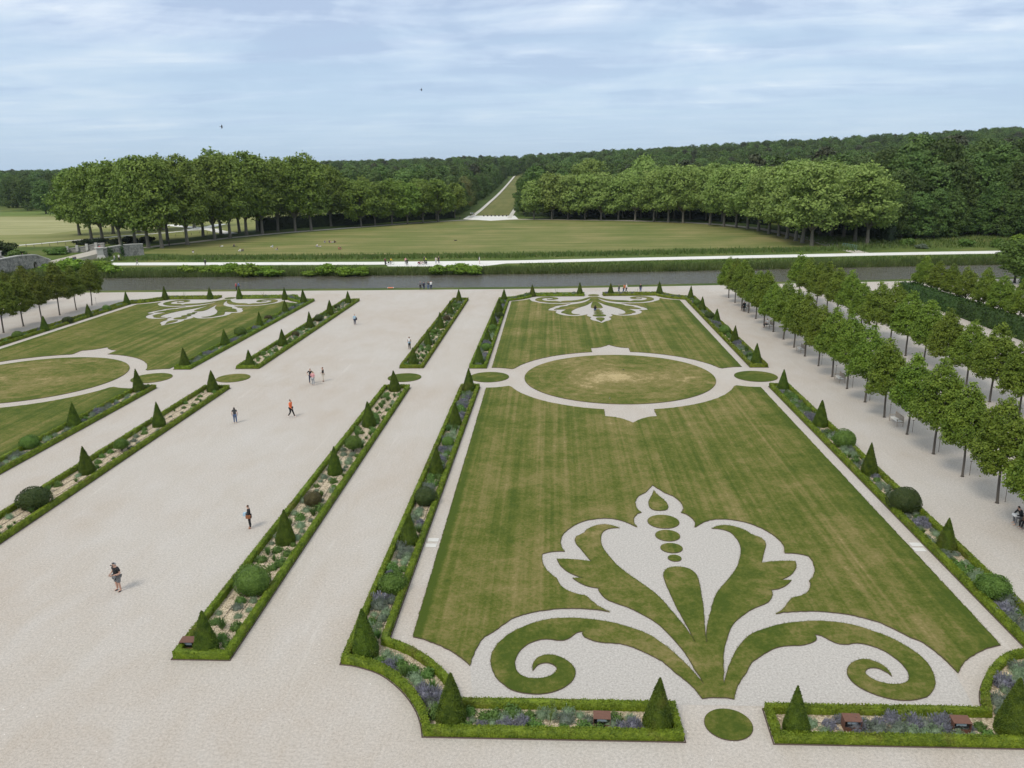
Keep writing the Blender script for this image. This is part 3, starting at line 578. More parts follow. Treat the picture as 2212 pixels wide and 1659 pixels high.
# ---- topiary meshes
def yew_cone(seed, h=2.4, r=0.68, n=8000, convex=0.84):
    rg = np.random.default_rng(seed); t = rg.random(n) ** 1.35; z = t * h
    prof = lambda tt: r * np.clip((1 - tt), 0, 1) ** convex * np.clip(0.86 + 0.9 * tt, 0, 1) + 0.05 * (1 - tt)
    th = rg.random(n) * 2 * math.pi; wob = 1 + 0.035 * np.sin(3 * th + seed) + 0.02 * np.sin(7 * th + 9 * t)
    rr = prof(t) * wob + rg.normal(0, 0.018, n)
    C = np.stack([rr * np.cos(th), rr * np.sin(th), z], 1); Nn = np.stack([np.cos(th), np.sin(th), np.full(n, 0.35)], 1)
    L = leaves(C, Nn, np.full(n, 0.034), 0.5, 0.7, rg)
    zz = np.linspace(0, 1, 14); V, F = [], []
    for a in zz:
        for q in range(20): V.append((0.95 * prof(a) * math.cos(q * math.pi / 10), 0.95 * prof(a) * math.sin(q * math.pi / 10), a * h * 0.985))
    for a in range(13):
        for q in range(20): F.append((a * 20 + q, a * 20 + (q + 1) % 20, (a + 1) * 20 + (q + 1) % 20, (a + 1) * 20 + q))
    VV, FF = join_np([(np.array(V), np.array(F)), L]); return np_mesh('yew_cone', VV, 4, FF)
CONES = [yew_cone(1), yew_cone(2, 2.35, 0.66, 8000, 0.88), yew_cone(3, 2.45, 0.64, 8000, 0.94)]
def ball_mesh(seed, n=3600, rag=0.03, sz=0.045, flat=0.82, lift=0.0):
    rg = np.random.default_rng(seed); d = unit(rg.normal(0, 1, (n, 3))); d = d[d[:, 2] > -0.75]; n = len(d)
    lob = 1 + 0.05 * np.sin(4 * d[:, 0] + seed) + 0.05 * np.sin(5 * d[:, 1] + 2 * seed) + rg.normal(0, rag, n)
    C = d * lob[:, None] * np.array([1, 1, flat]); C[:, 2] += flat * 0.78 + lift
    L = leaves(C, d, np.full(n, sz), 0.6, 0.65, rg)
    bm = bmesh.new(); bmesh.ops.create_icosphere(bm, subdivisions=2, radius=0.93); V = np.array([v.co[:] for v in bm.verts]); F = np.array([[v.index for v in f.verts] + [f.verts[2].index] for f in bm.faces]); bm.free()
    V = V * np.array([1, 1, flat]); V[:, 2] += flat * 0.78 + lift
    me = bpy.data.meshes.new('ball'); V2, F2 = L
    me.from_pydata([tuple(p) for p in V] + [tuple(p) for p in V2], [], [tuple(f[:3]) for f in F] + [tuple(f + len(V)) for f in F2]); me.update(); return me
BALLS = [ball_mesh(11), ball_mesh(12, 3200, 0.06, 0.06), ball_mesh(13, 3600, 0.02, 0.04, 0.9)]
BALL_LIFT = ball_mesh(14, 3000, 0.06, 0.06, 0.78, 0.45)
coneY_near = [35.3, 47.6, 59.8, 72.0, 84.35]; coneY_far = [95.9, 107.9, 120.0, 131.8, 143.6]
bedphr = {k: v[1] for k, v in beds.items()}
def cone_at(x, y, label, i):
    s = rng.uniform(0.92, 1.06)
    o = obj('topiary_cone', CONES[i % 3], M['yew_leaf'], None, (x, y, 0.03), rng.uniform(0, 6.28), (s, s, s * rng.uniform(0.96, 1.04)))
    o.rotation_euler = (rng.normal(0, .02), rng.normal(0, .02), o.rotation_euler[2]); setp(o, label, 'topiary', 'clipped yew cones'); cone_list.append((x, y))
for key, xc, ys in (('A1', -9.15, coneY_near), ('A2', -9.15, coneY_far), ('B1', -17.35, coneY_near), ('B2', -17.35, [95.9, 107.4, 119.2, 130.8, 142.8]), ('C1', -37.85, coneY_near[1:]), ('C2', -37.85, [95.3, 107.5, 120, 130.9, 142.8]), ('D1', -46.3, coneY_near[2:]), ('D2', -46.3, [95.6, 108, 121.3, 133.2, 143.2]), ('E2', -79.8, [118.9, 130.8, 142.9])):
    for i, y in enumerate(ys):
        cone_at(*Wp(xc, y), '%s clipped yew cone from the near end, %s' % (ordn(i), bedphr[key]) if key != 'E2' else '%s yew cone from the left in the far left border, left lawn' % ordn(i), i)
for key, ys in (('R1', [47.4, 60.1, 72.1, 84.6]), ('R2', [96.4, 108.4, 121.0, 133.0, 144.6])):
    for i, y in enumerate(ys): cone_at(24.85, y, '%s clipped yew cone from the near end, %s' % (ordn(i), bedphr[key]), i + 1)
for i, (x, y, l) in enumerate([(-4.55, 30.35, 'clipped yew cone in the near left corner of the front hedge'), (4.55, 30.2, 'clipped yew cone left of the small grass circle in front'), (10.55, 30.15, 'clipped yew cone right of the small grass circle in front'), (19.7, 30.3, 'clipped yew cone cut by the right frame edge in front'),
        (-3.7, 148.6, 'leftmost yew cone on the far hedge of the main lawn'), (5.1, 149.4, 'second yew cone from left on the far hedge of the main lawn'), (10.9, 149.9, 'third yew cone from left on the far hedge of the main lawn'), (19.9, 149.5, 'rightmost yew cone on the far hedge of the main lawn'),
        (-50.3, 147.4, 'rightmost yew cone on the far hedge of the left lawn'), (-59.5, 148.6, 'second yew cone from right on the far hedge of the left lawn'), (-65.2, 148.6, 'third yew cone from right on the far hedge of the left lawn'), (-73.8, 148.2, 'leftmost yew cone on the far hedge of the left lawn')]): cone_at(x, y, l, i)
def ball(px, py, wpx, kind, label, lift=False):
    x, y = G(px, py); dist = math.sqrt(x * x + y * y + 22 * 22); r = wpx * dist / FPX / 2 * 0.88
    mat = {'g': 'shrub_green', 'd': 'shrub_dark', 'b': 'shrub_brown', 'y': 'yew_leaf'}[kind]
    if lift:
        root = thing('clipped_shrub', label, 'shrub', (x, y, 0.03), rng.uniform(0, 6), 'rounded shrubs in the beds', r)
        obj('foliage', BALL_LIFT, M[mat], root); mb = MB()
        for a in range(5): mb.tube([(0, 0, 0), (0.2 * math.cos(a * 1.3), 0.2 * math.sin(a * 1.3), 0.5), (0.45 * math.cos(a * 1.3), 0.45 * math.sin(a * 1.3), 0.9)], [0.06, 0.045, 0.03], 5)
        obj('stem', mb.mesh('stem'), M['bark_dark'], root)
    else:
        o = obj('clipped_shrub', BALLS[int(px) % 3], M[mat], None, (x, y, 0.02), rng.uniform(0, 6), (r, r, r * rng.uniform(0.9, 1.02))); setp(o, label, 'shrub', 'rounded shrubs in the beds')
    cone_list.append((x, y)); ball_list.append((x, y, r))
for a in [(850, 1277, 64, 'g', 'big bright green rounded shrub in the near bed left of the main lawn'), (920, 1089, 56, 'd', 'big dark rounded shrub in the near bed left of the main lawn'), (968, 966, 32, 'g', 'small round green shrub in the near bed left of the main lawn'),
          (548, 1279, 84, 'g', 'biggest green shrub in the near gravel bed right of the walk'), (677, 1092, 44, 'b', 'brownish round ball shrub in the near gravel bed right of the walk'), (764, 976, 42, 'g', 'round green shrub on stems in the near gravel bed right of the walk', True),
          (78, 1096, 65, 'd', 'big dark oval shrub in the near gravel bed left of the walk'), (264, 975, 30, 'g', 'round green shrub on stems in the near gravel bed left of the walk', True), (66, 968, 38, 'g', 'round green shrub near the left frame edge beside the left lawn'),
          (1823, 966, 51, 'g', 'loose bright green round shrub in the near bed right of the main lawn'), (1952, 1103, 72, 'd', 'biggest dark green round shrub in the near bed right of the main lawn'), (2143, 1288, 65, 'g', 'rounded green shrub nearest the camera right of the main lawn'),
          (1505, 660, 19, 'g', 'farthest round shrub in the far bed right of the main lawn'), (1532, 690, 23, 'd', 'dark round shrub in the far bed right of the main lawn'), (1565, 722, 28, 'g', 'nearest round shrub in the far bed right of the main lawn'),
          (937, 721, 17, 'g', 'nearest round shrub in the far gravel bed right of the walk'), (965, 693, 18, 'b', 'brownish round shrub in the far gravel bed right of the walk'), (982, 663, 13, 'g', 'farthest round shrub in the far gravel bed right of the walk'),
          (639, 727, 17, 'b', 'small brownish round shrub in the far gravel bed left of the walk'), (689, 694, 22, 'd', 'dark brownish oval shrub in the far gravel bed left of the walk'), (729, 666, 14, 'd', 'farthest round shrub in the far gravel bed left of the walk'),
          (520, 725, 26, 'g', 'nearest round shrub in the far bed right of the left lawn'), (632, 665, 15, 'g', 'farthest round shrub in the far bed right of the left lawn'), (580, 692, 17, 'b', 'loose brownish shrub in the far bed right of the left lawn'),
          (230.5, 672, 18, 'g', 'farthest round shrub on the far left border of the left lawn'), (147, 699, 21, 'd', 'middle round shrub on the far left border of the left lawn'), (39, 731, 22, 'g', 'nearest round shrub on the far left border of the left lawn'),
          (1083, 660, 20, 'g', 'farthest round shrub in the far bed left of the main lawn'), (1078, 688, 21, 'd', 'second farthest round shrub in the far bed left of the main lawn'), (1064, 716, 22, 'g', 'third farthest round shrub in the far bed left of the main lawn'), (1050, 757, 27, 'g', 'nearest round shrub in the far bed left of the main lawn')]:
    ball(*a)
# ---- perennials
def clump(seed, n, form, size):
    rg = np.random.default_rng(seed)
    if form == 'spiky':        # upright thin blades fanning out
        th = rg.random(n) * 6.28; r0 = rg.random(n) * 0.12; tilt = rg.uniform(0.1, 0.75, n); h = rg.uniform(0.6, 1.0, n)
        b = np.stack([r0 * np.cos(th), r0 * np.sin(th), np.zeros(n)], 1); tip = b + np.stack([np.sin(tilt) * h * np.cos(th), np.sin(tilt) * h * np.sin(th), np.cos(tilt) * h], 1)
        sd = np.stack([-np.sin(th), np.cos(th), np.zeros(n)], 1) * size; mid = (b + tip) / 2
        V = np.stack([b, mid + sd, tip, mid - sd], 1).reshape(-1, 3); return np_mesh('clump', V, 4)
    d = unit(rg.normal(0, 1, (n, 3))); d[:, 2] = np.abs(d[:, 2]); rr = rg.uniform(0.55, 1.0, n) * (1 + 0.18 * np.sin(5 * np.arctan2(d[:, 1], d[:, 0]) + seed))
    C = d * rr[:, None] * np.array([0.62, 0.62, 0.62]); up = np.array([0, 0, 1.0])
    cv = [(0.46 * math.cos(k * .7854) * math.cos(e), 0.46 * math.sin(k * .7854) * math.cos(e), 0.42 * math.sin(e)) for e in (0, .5, 1.0, 1.5) for k in range(8)]; cf = [(a * 8 + k, a * 8 + (k + 1) % 8, a * 8 + 8 + (k + 1) % 8, a * 8 + 8 + k) for a in range(3) for k in range(8)]
    if form == 'mound': V, F = leaves(C, d, np.full(n, size), 0.5, 0.6, rg)
    else:                      # 'feather': narrow leaves pointing outward
        t = unit(d + rg.normal(0, .35, (n, 3)) + up * 0.3); s = rg.uniform(.7, 1.3, (n, 1)) * size * 2.4; w = unit(np.cross(t, rg.normal(0, 1, (n, 3)))) * size * 0.38
        V = np.stack([C, C + t * s * .5 + w, C + t * s, C + t * s * .5 - w], 1).reshape(-1, 3); F = np.arange(4 * n).reshape(-1, 4)
    V, F = join_np([(np.array(cv), np.array(cf)), (V, F)]); return np_mesh('clump', V, 4, F)
KINDS = {'lavender_clump': ('lavender', [clump(21, 420, 'feather', 0.085), clump(22, 420, 'feather', 0.085)], 'purple lavender clump', 0.62), 'catmint_clump': ('catmint', [clump(23, 420, 'feather', 0.075), clump(24, 380, 'feather', 0.075)], 'greyish catmint clump', 0.6),
         'santolina_clump': ('santolina', [clump(25, 380, 'feather', 0.07), clump(26, 380, 'feather', 0.07)], 'silvery santolina tuft', 0.48), 'herb_clump': ('herb_green', [clump(27, 380, 'mound', 0.095), clump(28, 380, 'mound', 0.085)], 'leafy green clump', 0.55),
         'iris_clump': ('iris_leaf', [clump(29, 60, 'spiky', 0.04), clump(30, 70, 'spiky', 0.035)], 'upright iris tuft', 0.6), 'sage_clump': ('grey_herb', [clump(31, 360, 'mound', 0.06), clump(32, 360, 'mound', 0.06)], 'grey green herb clump', 0.5)}
def inside(P, x, y):
    c = False; n = len(P); j = n - 1
    for i in range(n):
        if (P[i][1] > y) != (P[j][1] > y) and x < (P[j][0] - P[i][0]) * (y - P[i][1]) / (P[j][1] - P[i][1]) + P[i][0]: c = not c
        j = i
    return c
prand = random.Random(5); counts = {}; plant_list = []
def plant_bed(key, spacing, weights, scale=1.0):
    ol, ph, mul = beds[key]; I = offset_in(resample(ol, 1.5), 0.62); A = I.min(0); B = I.max(0); pts = []; names = list(weights); ws = [weights[k] for k in names]
    # walk the bed in order so that drifts of one kind form
    tries = int((B[0] - A[0]) * (B[1] - A[1]) / spacing ** 2 * 6); cand = sorted([(prand.uniform(A[1], B[1]), prand.uniform(A[0], B[0])) for _ in range(tries)])
    cur = prand.choices(names, ws)[0]; run = 0; grid = {}
    for y, x in cand:
        if not inside(I, x, y): continue
        sp = spacing * prand.uniform(0.75, 1.5); gk = (int(x), int(y))
        if any((x - a) ** 2 + (y - b) ** 2 < sp * sp for dx in (-1, 0, 1) for dy in (-1, 0, 1) for a, b in grid.get((gk[0] + dx, gk[1] + dy), ())): continue
        if any((x - a) ** 2 + (y - b) ** 2 < 0.62 for a, b in cone_list) or any((x - a) ** 2 + (y - b) ** 2 < (r * 0.8) ** 2 for a, b, r in ball_list): continue
        grid.setdefault(gk, []).append((x, y)); run += 1
        if run > prand.randint(2, 5): cur = prand.choices(names, ws)[0]; run = 0
        nm = cur if prand.random() < 0.7 else prand.choices(names, ws)[0]
        mat, meshes, lab, s0 = KINDS[nm]; n = counts.get((nm, key), 0); counts[(nm, key)] = n + 1
        s = s0 * prand.uniform(0.6, 1.25) * scale
        plant_list.append((y, nm, prand.choice(meshes), mat, x, prand.uniform(0, 6.28), s, s * prand.uniform(0.8, 1.2), '%s %s from the near end, %s' % (ordn(n), lab, ph), lab + 's in the ' + ph))
rich = {'lavender_clump': 1.5, 'catmint_clump': 2.0, 'herb_clump': 3.4, 'santolina_clump': 2.2, 'iris_clump': 0.6, 'sage_clump': 1.6}; lean = {'herb_clump': 2.5, 'iris_clump': 2.2, 'santolina_clump': 1.2, 'sage_clump': 2.0, 'catmint_clump': 0.5}
for k in ('A1', 'R1'): plant_bed(k, 0.50, rich, 1.12)
for k in ('A2', 'R2', 'D1', 'D2'): plant_bed(k, 0.62, rich, 1.2)
plant_bed('E2', 1.0, rich, 1.2); plant_bed('B1', 0.80, lean, 1.1); plant_bed('C1', 1.05, lean, 0.9); plant_bed('B2', 0.72, lean, 1.1); plant_bed('C2', 0.8, {'herb_clump': 3, 'sage_clump': 2, 'santolina_clump': 1}, 1.1)
plant_list.sort(key=lambda p: p[0]); made = {}; rest = {}
for (y, nm, me, mat, x, rz, s, sz, lab, grp) in plant_list:
    made[nm] = made.get(nm, 0) + 1
    if made[nm] <= 290:
        setp(obj(nm, me, M[mat], None, (x, y, 0.03), rz, (s, s, sz)), lab, 'plant', grp)
    else: rest.setdefault((nm, mat), []).append((me, x, y, rz, s, sz))
for (nm, mat), L in rest.items():      # the farthest clumps, too small to pick apart
    parts = []
    for me, x, y, rz, s, sz in L:
        V = np.empty(len(me.vertices) * 3, dtype=np.float32); me.vertices.foreach_get('co', V); V = V.reshape(-1, 3); F = np.empty(len(me.loops), dtype=np.int32); me.loops.foreach_get('vertex_index', F)
        c, sn = math.cos(rz), math.sin(rz); parts.append((np.stack([(V[:, 0] * c - V[:, 1] * sn) * s + x, (V[:, 0] * sn + V[:, 1] * c) * s + y, V[:, 2] * sz + .03], 1), F.reshape(-1, 4)))
    V, F = join_np(parts); setp(obj('far_' + nm + 's', np_mesh(nm, V, 4, F), M[mat]), 'mass of small green plants in the beds nearest the river', 'plants', None, 'stuff')
# drip hoses lying on the mulch (two lines a bed)
def hose(P, label):
    P = resample(P, 0.8, False); P[:, :2] += rng.normal(0, 0.05, (len(P), 2)); Q = np.c_[P, 0.05 + np.abs(rng.normal(0, .012, len(P)))]
    mb = MB(); mb.tube(Q, 0.014, 5); setp(obj('drip_hose', mb.mesh('drip_hose'), M['hose']), label, 'hose', 'drip hoses on the beds')
for off, wd in ((-0.35, 'left'), (0.4, 'right')):
    for xc, y0, y1, ph in ((-17.35, 35.4, 85, 'near gravel bed right of the walk'), (-37.85, 45, 85, 'near gravel bed left of the walk'), (-9.15, 37, 85, 'near bed left of the main lawn')):
        hose([Wp(xc + off, y) for y in np.linspace(y0, y1, 12)], '%s thin dark drip hose along the %s' % (wd, ph))
hose([(-3.4, 30.6), (0, 30.7), (3.8, 30.5)], 'thin dark drip hose in the front bed left of the grass circle'); hose([(11.5, 30.6), (15, 30.75), (18.6, 30.6)], 'thin dark drip hose in the front bed right of the grass circle')
# cream stone chips on the mulch, one heap of stuff per bed
def chips(key, n):
    ol = beds[key][0]; I = offset_in(resample(ol, 1.5), 0.55); A, B = I.min(0), I.max(0); C = []
    while len(C) < n:
        x, y = prand.uniform(A[0], B[0]), A[1] + (B[1] - A[1]) * prand.random() ** 1.6
        if inside(I, x, y): C.append((x, y, 0.035))
    C = np.array(C); m = len(C); base = np.array([(1, 0, 0), (-.3, .9, 0), (-.7, -.8, 0), (0, 0, .8)]); s = rng.uniform(.025, .07, (m, 1, 1)); th = rng.random(m) * 6.28
    Rz = np.stack([np.stack([np.cos(th), -np.sin(th), 0 * th], 1), np.stack([np.sin(th), np.cos(th), 0 * th], 1), np.stack([0 * th, 0 * th, 1 + 0 * th], 1)], 1)
    V = (np.einsum('nij,kj->nki', Rz, base) * s + C[:, None]).reshape(-1, 3); t = np.array([(0, 1, 3), (1, 2, 3), (2, 0, 3)]); F = (t[None] + 4 * np.arange(m)[:, None, None]).reshape(-1, 3)
    setp(obj('stone_chips', np_mesh('stone_chips', V, 3, F), M['chip']), 'cream stone chips strewn over the ' + beds[key][1], 'stone chips', None, 'stuff')
plain('chip', (0.62, 0.52, 0.37), 0.9, 0.3, 2.0)
for k, n in (('A1', 1500), ('B1', 3500), ('C1', 2500), ('R1', 800)): chips(k, n)
# tall sprigs growing over the front and far hedges
def sprig(x, y, h, label, seed):
    rg = np.random.default_rng(seed); mb = MB(); root = thing('tall_sprig', label, 'plant', (x, y, 0.03), 0, 'tall sprigs above the hedges'); Cs = []
    for k in range(3):
        a = rg.uniform(0, 6.28); tip = np.array([math.cos(a) * .3 * h, math.sin(a) * .15 * h, h * rg.uniform(.75, 1)]); mb.tube([(0, 0, 0), tip * .5 + np.array([0.03, 0, .05]), tip], [.012, .009, .004], 4)
        for t in np.linspace(.3, 1, 14): Cs.append(tip * t + rg.normal(0, .04, 3))
    obj('stem', mb.mesh('stem'), M['sprig'], root); V, F = leaves(np.array(Cs), np.tile([0, 0, 1.0], (len(Cs), 1)), np.full(len(Cs), .06), .5, .9, rg); obj('foliage', np_mesh('foliage', V, 4, F), M['sprig'], root)
for i, (px, py, h, l) in enumerate([(1187, 1567, 1.5, 'tall yellow green sprig in the left front bed'), (1945, 1570, 1.1, 'tall yellow green sprig between the two right rusty boxes'), (1203, 640, 1.5, 'pale sprig above the left half of the main far hedge'), (1374, 637, 1.2, 'pale sprig above the right half of the main far hedge'), (400, 648, 1.8, 'bent sprig above the left lawn far hedge, left one'), (569, 646, 1.4, 'small sprig above the left lawn far hedge, right one')]):
    sprig(*G(px, py), h, l, 50 + i)

# ------------------------------------------------------------------ trees
def crown(seed, lobes, nclump, per, leaf, cr, flat=0.6, aspect=0.62, rg=None):
    rg = np.random.default_rng(seed); L = [(np.array(c, float), np.array(r, float)) for c, r in lobes]; wts = np.array([np.prod(r) ** (2 / 3) for _, r in L]); wts /= wts.sum()
    Cs, Ns = [], []; tries = 0
    while len(Cs) < nclump and tries < nclump * 6:
        tries += 1; i = rg.choice(len(L), p=wts); c, r = L[i]; d = unit(rg.normal(0, 1, 3))
        if d[2] < -0.55 and rg.random() < 0.6: continue
        p = c + d * r * rg.uniform(0.72, 1.03)
        if any(k != i and np.sum(((p - L[k][0]) / L[k][1]) ** 2) < 0.45 for k in range(len(L))): continue
        Cs.append(p); Ns.append(d)
    Cs, Ns = np.repeat(np.array(Cs), per, 0), np.repeat(np.array(Ns), per, 0); n = len(Cs)
    off = rg.normal(0, 1, (n, 3)) * cr; off[:, 2] *= flat; P = Cs + off
    return leaves(P, unit(Ns * 0.7 + unit(off) * 0.5 + np.array([0, 0, 0.35])), np.full(n, leaf), aspect, 0.55, rg)
def trunk_mesh(name, trunk, limbs):
    mb = MB(); mb.tube(*trunk)
    for l in limbs: mb.tube(*l)
    return mb.mesh(name, 0, True)
# clipped lindens of the alleys
def linden(seed):
    rg = np.random.default_rng(seed); lobes = [((0, 0, 3.7), (1.75, 1.75, 1.25)), ((0, 0, 4.9), (1.5, 1.5, 1.4)), ((0, 0, 6.0), (1.0, 1.0, 1.2)), ((0, 0, 6.9), (0.5, 0.5, 0.85))]
    for k in range(10):
        a = k * 0.628 + rg.uniform(-.2, .2); lobes.append(((1.42 * math.cos(a), 1.42 * math.sin(a), rg.uniform(2.9, 4.3)), (rg.uniform(.55, .85),) * 3))
    for k in range(7):
        a = k * 0.9 + rg.uniform(-.2, .2); lobes.append(((0.95 * math.cos(a), 0.95 * math.sin(a), rg.uniform(4.7, 5.9)), (rg.uniform(.45, .7),) * 3))
    V, F = crown(seed, lobes, 1150, 14, 0.10, 0.145)
    limbs = [([(0, 0, 2.3 + .2 * k), (0.7 * math.cos(k * 1.1), 0.7 * math.sin(k * 1.1), 3.4 + .2 * k), (1.4 * math.cos(k * 1.1), 1.4 * math.sin(k * 1.1), 4.2 + .2 * k)], [.06, .04, .02], 5) for k in range(6)]
    return np_mesh('crown', V, 4, F), trunk_mesh('trunk', ([(0, 0, 0), (0, 0, .12), (0.02, 0, 1.2), (0, 0.02, 2.6), (0, 0, 5.6)], [.16, .105, .095, .085, .02], 8), limbs)
LIND = [linden(s) for s in (101, 102, 103, 104, 105, 106)]
def linden_at(x, y, label, group, i, s=1.0, mat='linden_leaf'):
    k = s * rng.uniform(0.93, 1.06); root = thing('linden_tree', label, 'tree', (x + rng.uniform(-.08, .08), y, 0.0), rng.uniform(0, 6.28), group, (k * rng.uniform(.9, 1.08), k * rng.uniform(.9, 1.08), k * rng.uniform(.94, 1.07))); root.rotation_euler = (rng.normal(0, .018), rng.normal(0, .018), root.rotation_euler[2])
    cm, tm = LIND[(i * 5 + int(x)) % 6]; obj('crown', cm, M[mat], root); obj('trunk', tm, M['bark_linden'], root)
row1y = [145.2 - 5.03 * k for k in range(21)]
for i, y in enumerate(row1y):
    if y < 43: break
    linden_at(31.8, y, '%s linden from the river in the alley row nearest the main lawn' % ordn(i), 'lindens of the front alley row', i)
for i in range(16):
    linden_at(44.2, 145.2 - 5.03 * i, '%s linden from the river in the second alley row' % ordn(i), 'lindens of the second alley row', i + 1)
for i, y in enumerate([145.5, 140.5, 135.5, 130.3, 125.2, 120.2, 115, 110]):
    linden_at(66.0, y, '%s linden from the river behind the tall clipped hedge' % ordn(i), 'lindens behind the tall hedge', i + 2, 0.93)
for i, y in enumerate([142.6 - 4.95 * k for k in range(7)]):
    linden_at(-85.1, y, '%s linden from the river in the row beside the left lawn' % ordn(i), 'lindens beside the left lawn', i, 1.13, 'linden_leaf_left')
for i, y in enumerate([142.6 - 4.95 * k for k in range(4)]):
    linden_at(-97.5, y, '%s linden from the river in the rear row at the left edge' % ordn(i), 'lindens of the rear left row', i + 2, 1.05, 'linden_leaf_left')
st = MB(); st.tube([(0, 0, 0), (0, 0, 1.15)], 0.02, 6); st.box((0, 0, 1.17), (0.16, 0.05, 0.05)); STAKE = st.mesh('watering_post')
for i, y in enumerate([95.3, 90.3, 85.0, 80.1, 75.0, 70.0, 64.9, 59.7, 54.6]):
    setp(obj('thin_post', STAKE, M['post_wood'], None, (32.45, y + 0.25, 0), 0), '%s thin dark post from the river beside the front alley lindens' % ordn(i), 'post', 'thin posts beside the lindens')
setp(obj('thin_post', STAKE, M['post_wood'], None, (*G(208, 657), 0), 0), 'thin post beside the row of lindens at the left', 'post')
# London planes
def plane_tree(seed, h, w, lowcrown, nlobe, nclump, leaf=0.42, lean=0.0):
    rg = np.random.default_rng(seed); lobes, limbs = [], []; tz = lowcrown * 1.1
    for k in range(nlobe):
        f = (k + .5) / nlobe; z = lowcrown + (h - lowcrown) * (0.12 + 0.76 * f); rad = w * math.sin(math.pi * min(1, 0.22 + 0.70 * f)) ** 0.8 * rg.uniform(.45, .8); a = k * 2.4 + rg.uniform(-.5, .5)
        if f > 0.9: rad *= 0.4
        c = (rad * math.cos(a) + lean * z, rad * math.sin(a), z); s = w * rg.uniform(.34, .5); lobes.append((c, (s, s, s * rg.uniform(.7, .95))))
        if k < 9: limbs.append(([(lean * tz, 0, tz * rg.uniform(.8, 1.1)), (c[0] * .45, c[1] * .45, tz + (z - tz) * .45), c], [h * .011, h * .007, h * .003], 5))
    V, F = crown(seed, lobes, nclump, 12, leaf, leaf * 1.5, 0.55)
    tr = ([(0, 0, -.1), (0, 0, .4), (lean * tz * .5, .0, tz * .5), (lean * tz, 0, tz), (lean * h * .6, 0, h * .6), (lean * h * .85, 0, h * .85)], [h * .030, h * .021, h * .018, h * .015, h * .009, h * .003], 8)
    return np_mesh('crown', V, 4, F), trunk_mesh('trunk', tr, limbs)
PL_T = [plane_tree(201 + i, 27.0, 8.0, 5.0, 20, 900, 0.46, ln) for i, ln in enumerate((0.02, -0.03, 0.0, 0.04))]
PL_S = [plane_tree(221 + i, 18.0, 6.3, 3.0, 15, 640, 0.42) for i in range(4)]
def tree_at(name, pair, label, group, x, y, s, leafm, bark, cat='tree', sz=None, z=0.0):
    root = thing(name, label, cat, (x, y, z), rng.uniform(0, 6.28), group, (s, s, (sz or s)))
    obj('crown', pair[0], M[leafm], root); obj('trunk', pair[1], M[bark], root); return root
def topz(px, base, top):
    x, y = G(px, base); d = CM.T @ np.array([px - CX, top - CY, FPX]); return (x, y, CAMH + d[2] * (y / d[1]))
skyL = lambda x: np.interp(x, [215, 260, 290, 350, 420, 470, 500, 560, 600, 640, 680, 700, 720, 780, 850, 990], [350, 340, 333, 328, 335, 325, 322, 328, 335, 328, 322, 335, 362, 382, 384, 386])
PLL = [(222.5, 522.5), (261, 529), (292.5, 527.5), (321, 535), (350, 536), (362.5, 520), (405, 529), (439, 511), (464, 517.5), (477.5, 507.5), (497.5, 514), (517.5, 502.5), (532.5, 507.5), (556, 500), (567, 506), (600.5, 500), (638, 500), (672.5, 498), (715, 489), (754, 486), (780.5, 490), (792.5, 482.5), (810.5, 487), (830, 479.5), (847, 485), (868, 476), (880.5, 484), (905.5, 475.5), (914, 481), (942.5, 474.5), (947, 479), (982.5, 471)]
for i, (px, py) in enumerate(PLL):
    x, y, zt = topz(px, py, float(skyL(px)) + (8 if i % 3 else 0)); tall = zt > 19; zt = min(max(zt, 14), 31)
    tree_at('plane_tree', (PL_T if tall else PL_S)[i % 4], '%s plane tree from the left in the grove left of the avenue' % ordn(i), 'plane trees left of the avenue', x, y, (zt / (27.0 if tall else 18.0)) * (1.0 if tall else 1.05), 'plane_leaf', 'bark_plane', sz=zt / (27.0 if tall else 18.0))
# leaning outer plane leaning over the field at the far left of the grove
for i, (px, py, zt) in enumerate([(198, 516, 25), (172, 508, 25), (245, 505, 28), (300, 502, 28), (352, 497, 27), (420, 492, 28)]):
    x, y = G(px, py); tree_at('plane_tree', PL_T[(i + 1) % 4], '%s plane tree from the left in the rear rank of the left grove' % ordn(i), 'rear plane trees of the left grove', x, y, zt / 27 * 1.12, 'plane_leaf', 'bark_plane', sz=zt / 27)
skyR = lambda x: np.interp(x, [1120, 1190, 1260, 1300, 1345, 1420, 1460, 1540, 1600, 1660, 1720, 1780, 1850, 1900, 1940], [392, 375, 372, 378, 374, 366, 352, 352, 358, 352, 345, 342, 348, 352, 375])
PLR = [(1153.5, 474), (1192, 474), (1196, 470), (1227, 474), (1232, 470), (1263.5, 474.5), (1268.5, 470), (1298.5, 475.5), (1306, 470), (1335.5, 475.5), (1345, 471), (1372, 477), (1384, 471.5), (1412, 479), (1418.5, 472), (1443.5, 480.5), (1455.5, 474), (1475, 482), (1490.5, 475), (1533.5, 486), (1525.5, 476.5), (1563.5, 490), (1560, 479), (1590, 492), (1615, 495), (1638.5, 499.5), (1661, 505), (1682, 510), (1700, 515), (1719, 520), (1733, 525), (1753, 531), (1771.5, 506), (1796.5, 510), (1821.5, 515), (1846.5, 522.5), (1873, 527.5), (1740, 500), (1700, 492)]
for i, (px, py) in enumerate(PLR):
    x, y, zt = topz(px, py, float(skyR(px)) + rng.uniform(-4, 10)); zt = min(max(zt, 14), 27); tall = zt > 20.5
    tree_at('plane_tree', (PL_T if tall else PL_S)[(i + 1) % 4], '%s plane tree from the avenue in the grove right of it' % ordn(i), 'plane trees right of the avenue', x, y, zt / (27.0 if tall else 18.0) * (1.08 if px < 1600 else 1.2), 'plane_leaf_lit', 'bark_plane', sz=zt / (27.0 if tall else 18.0))
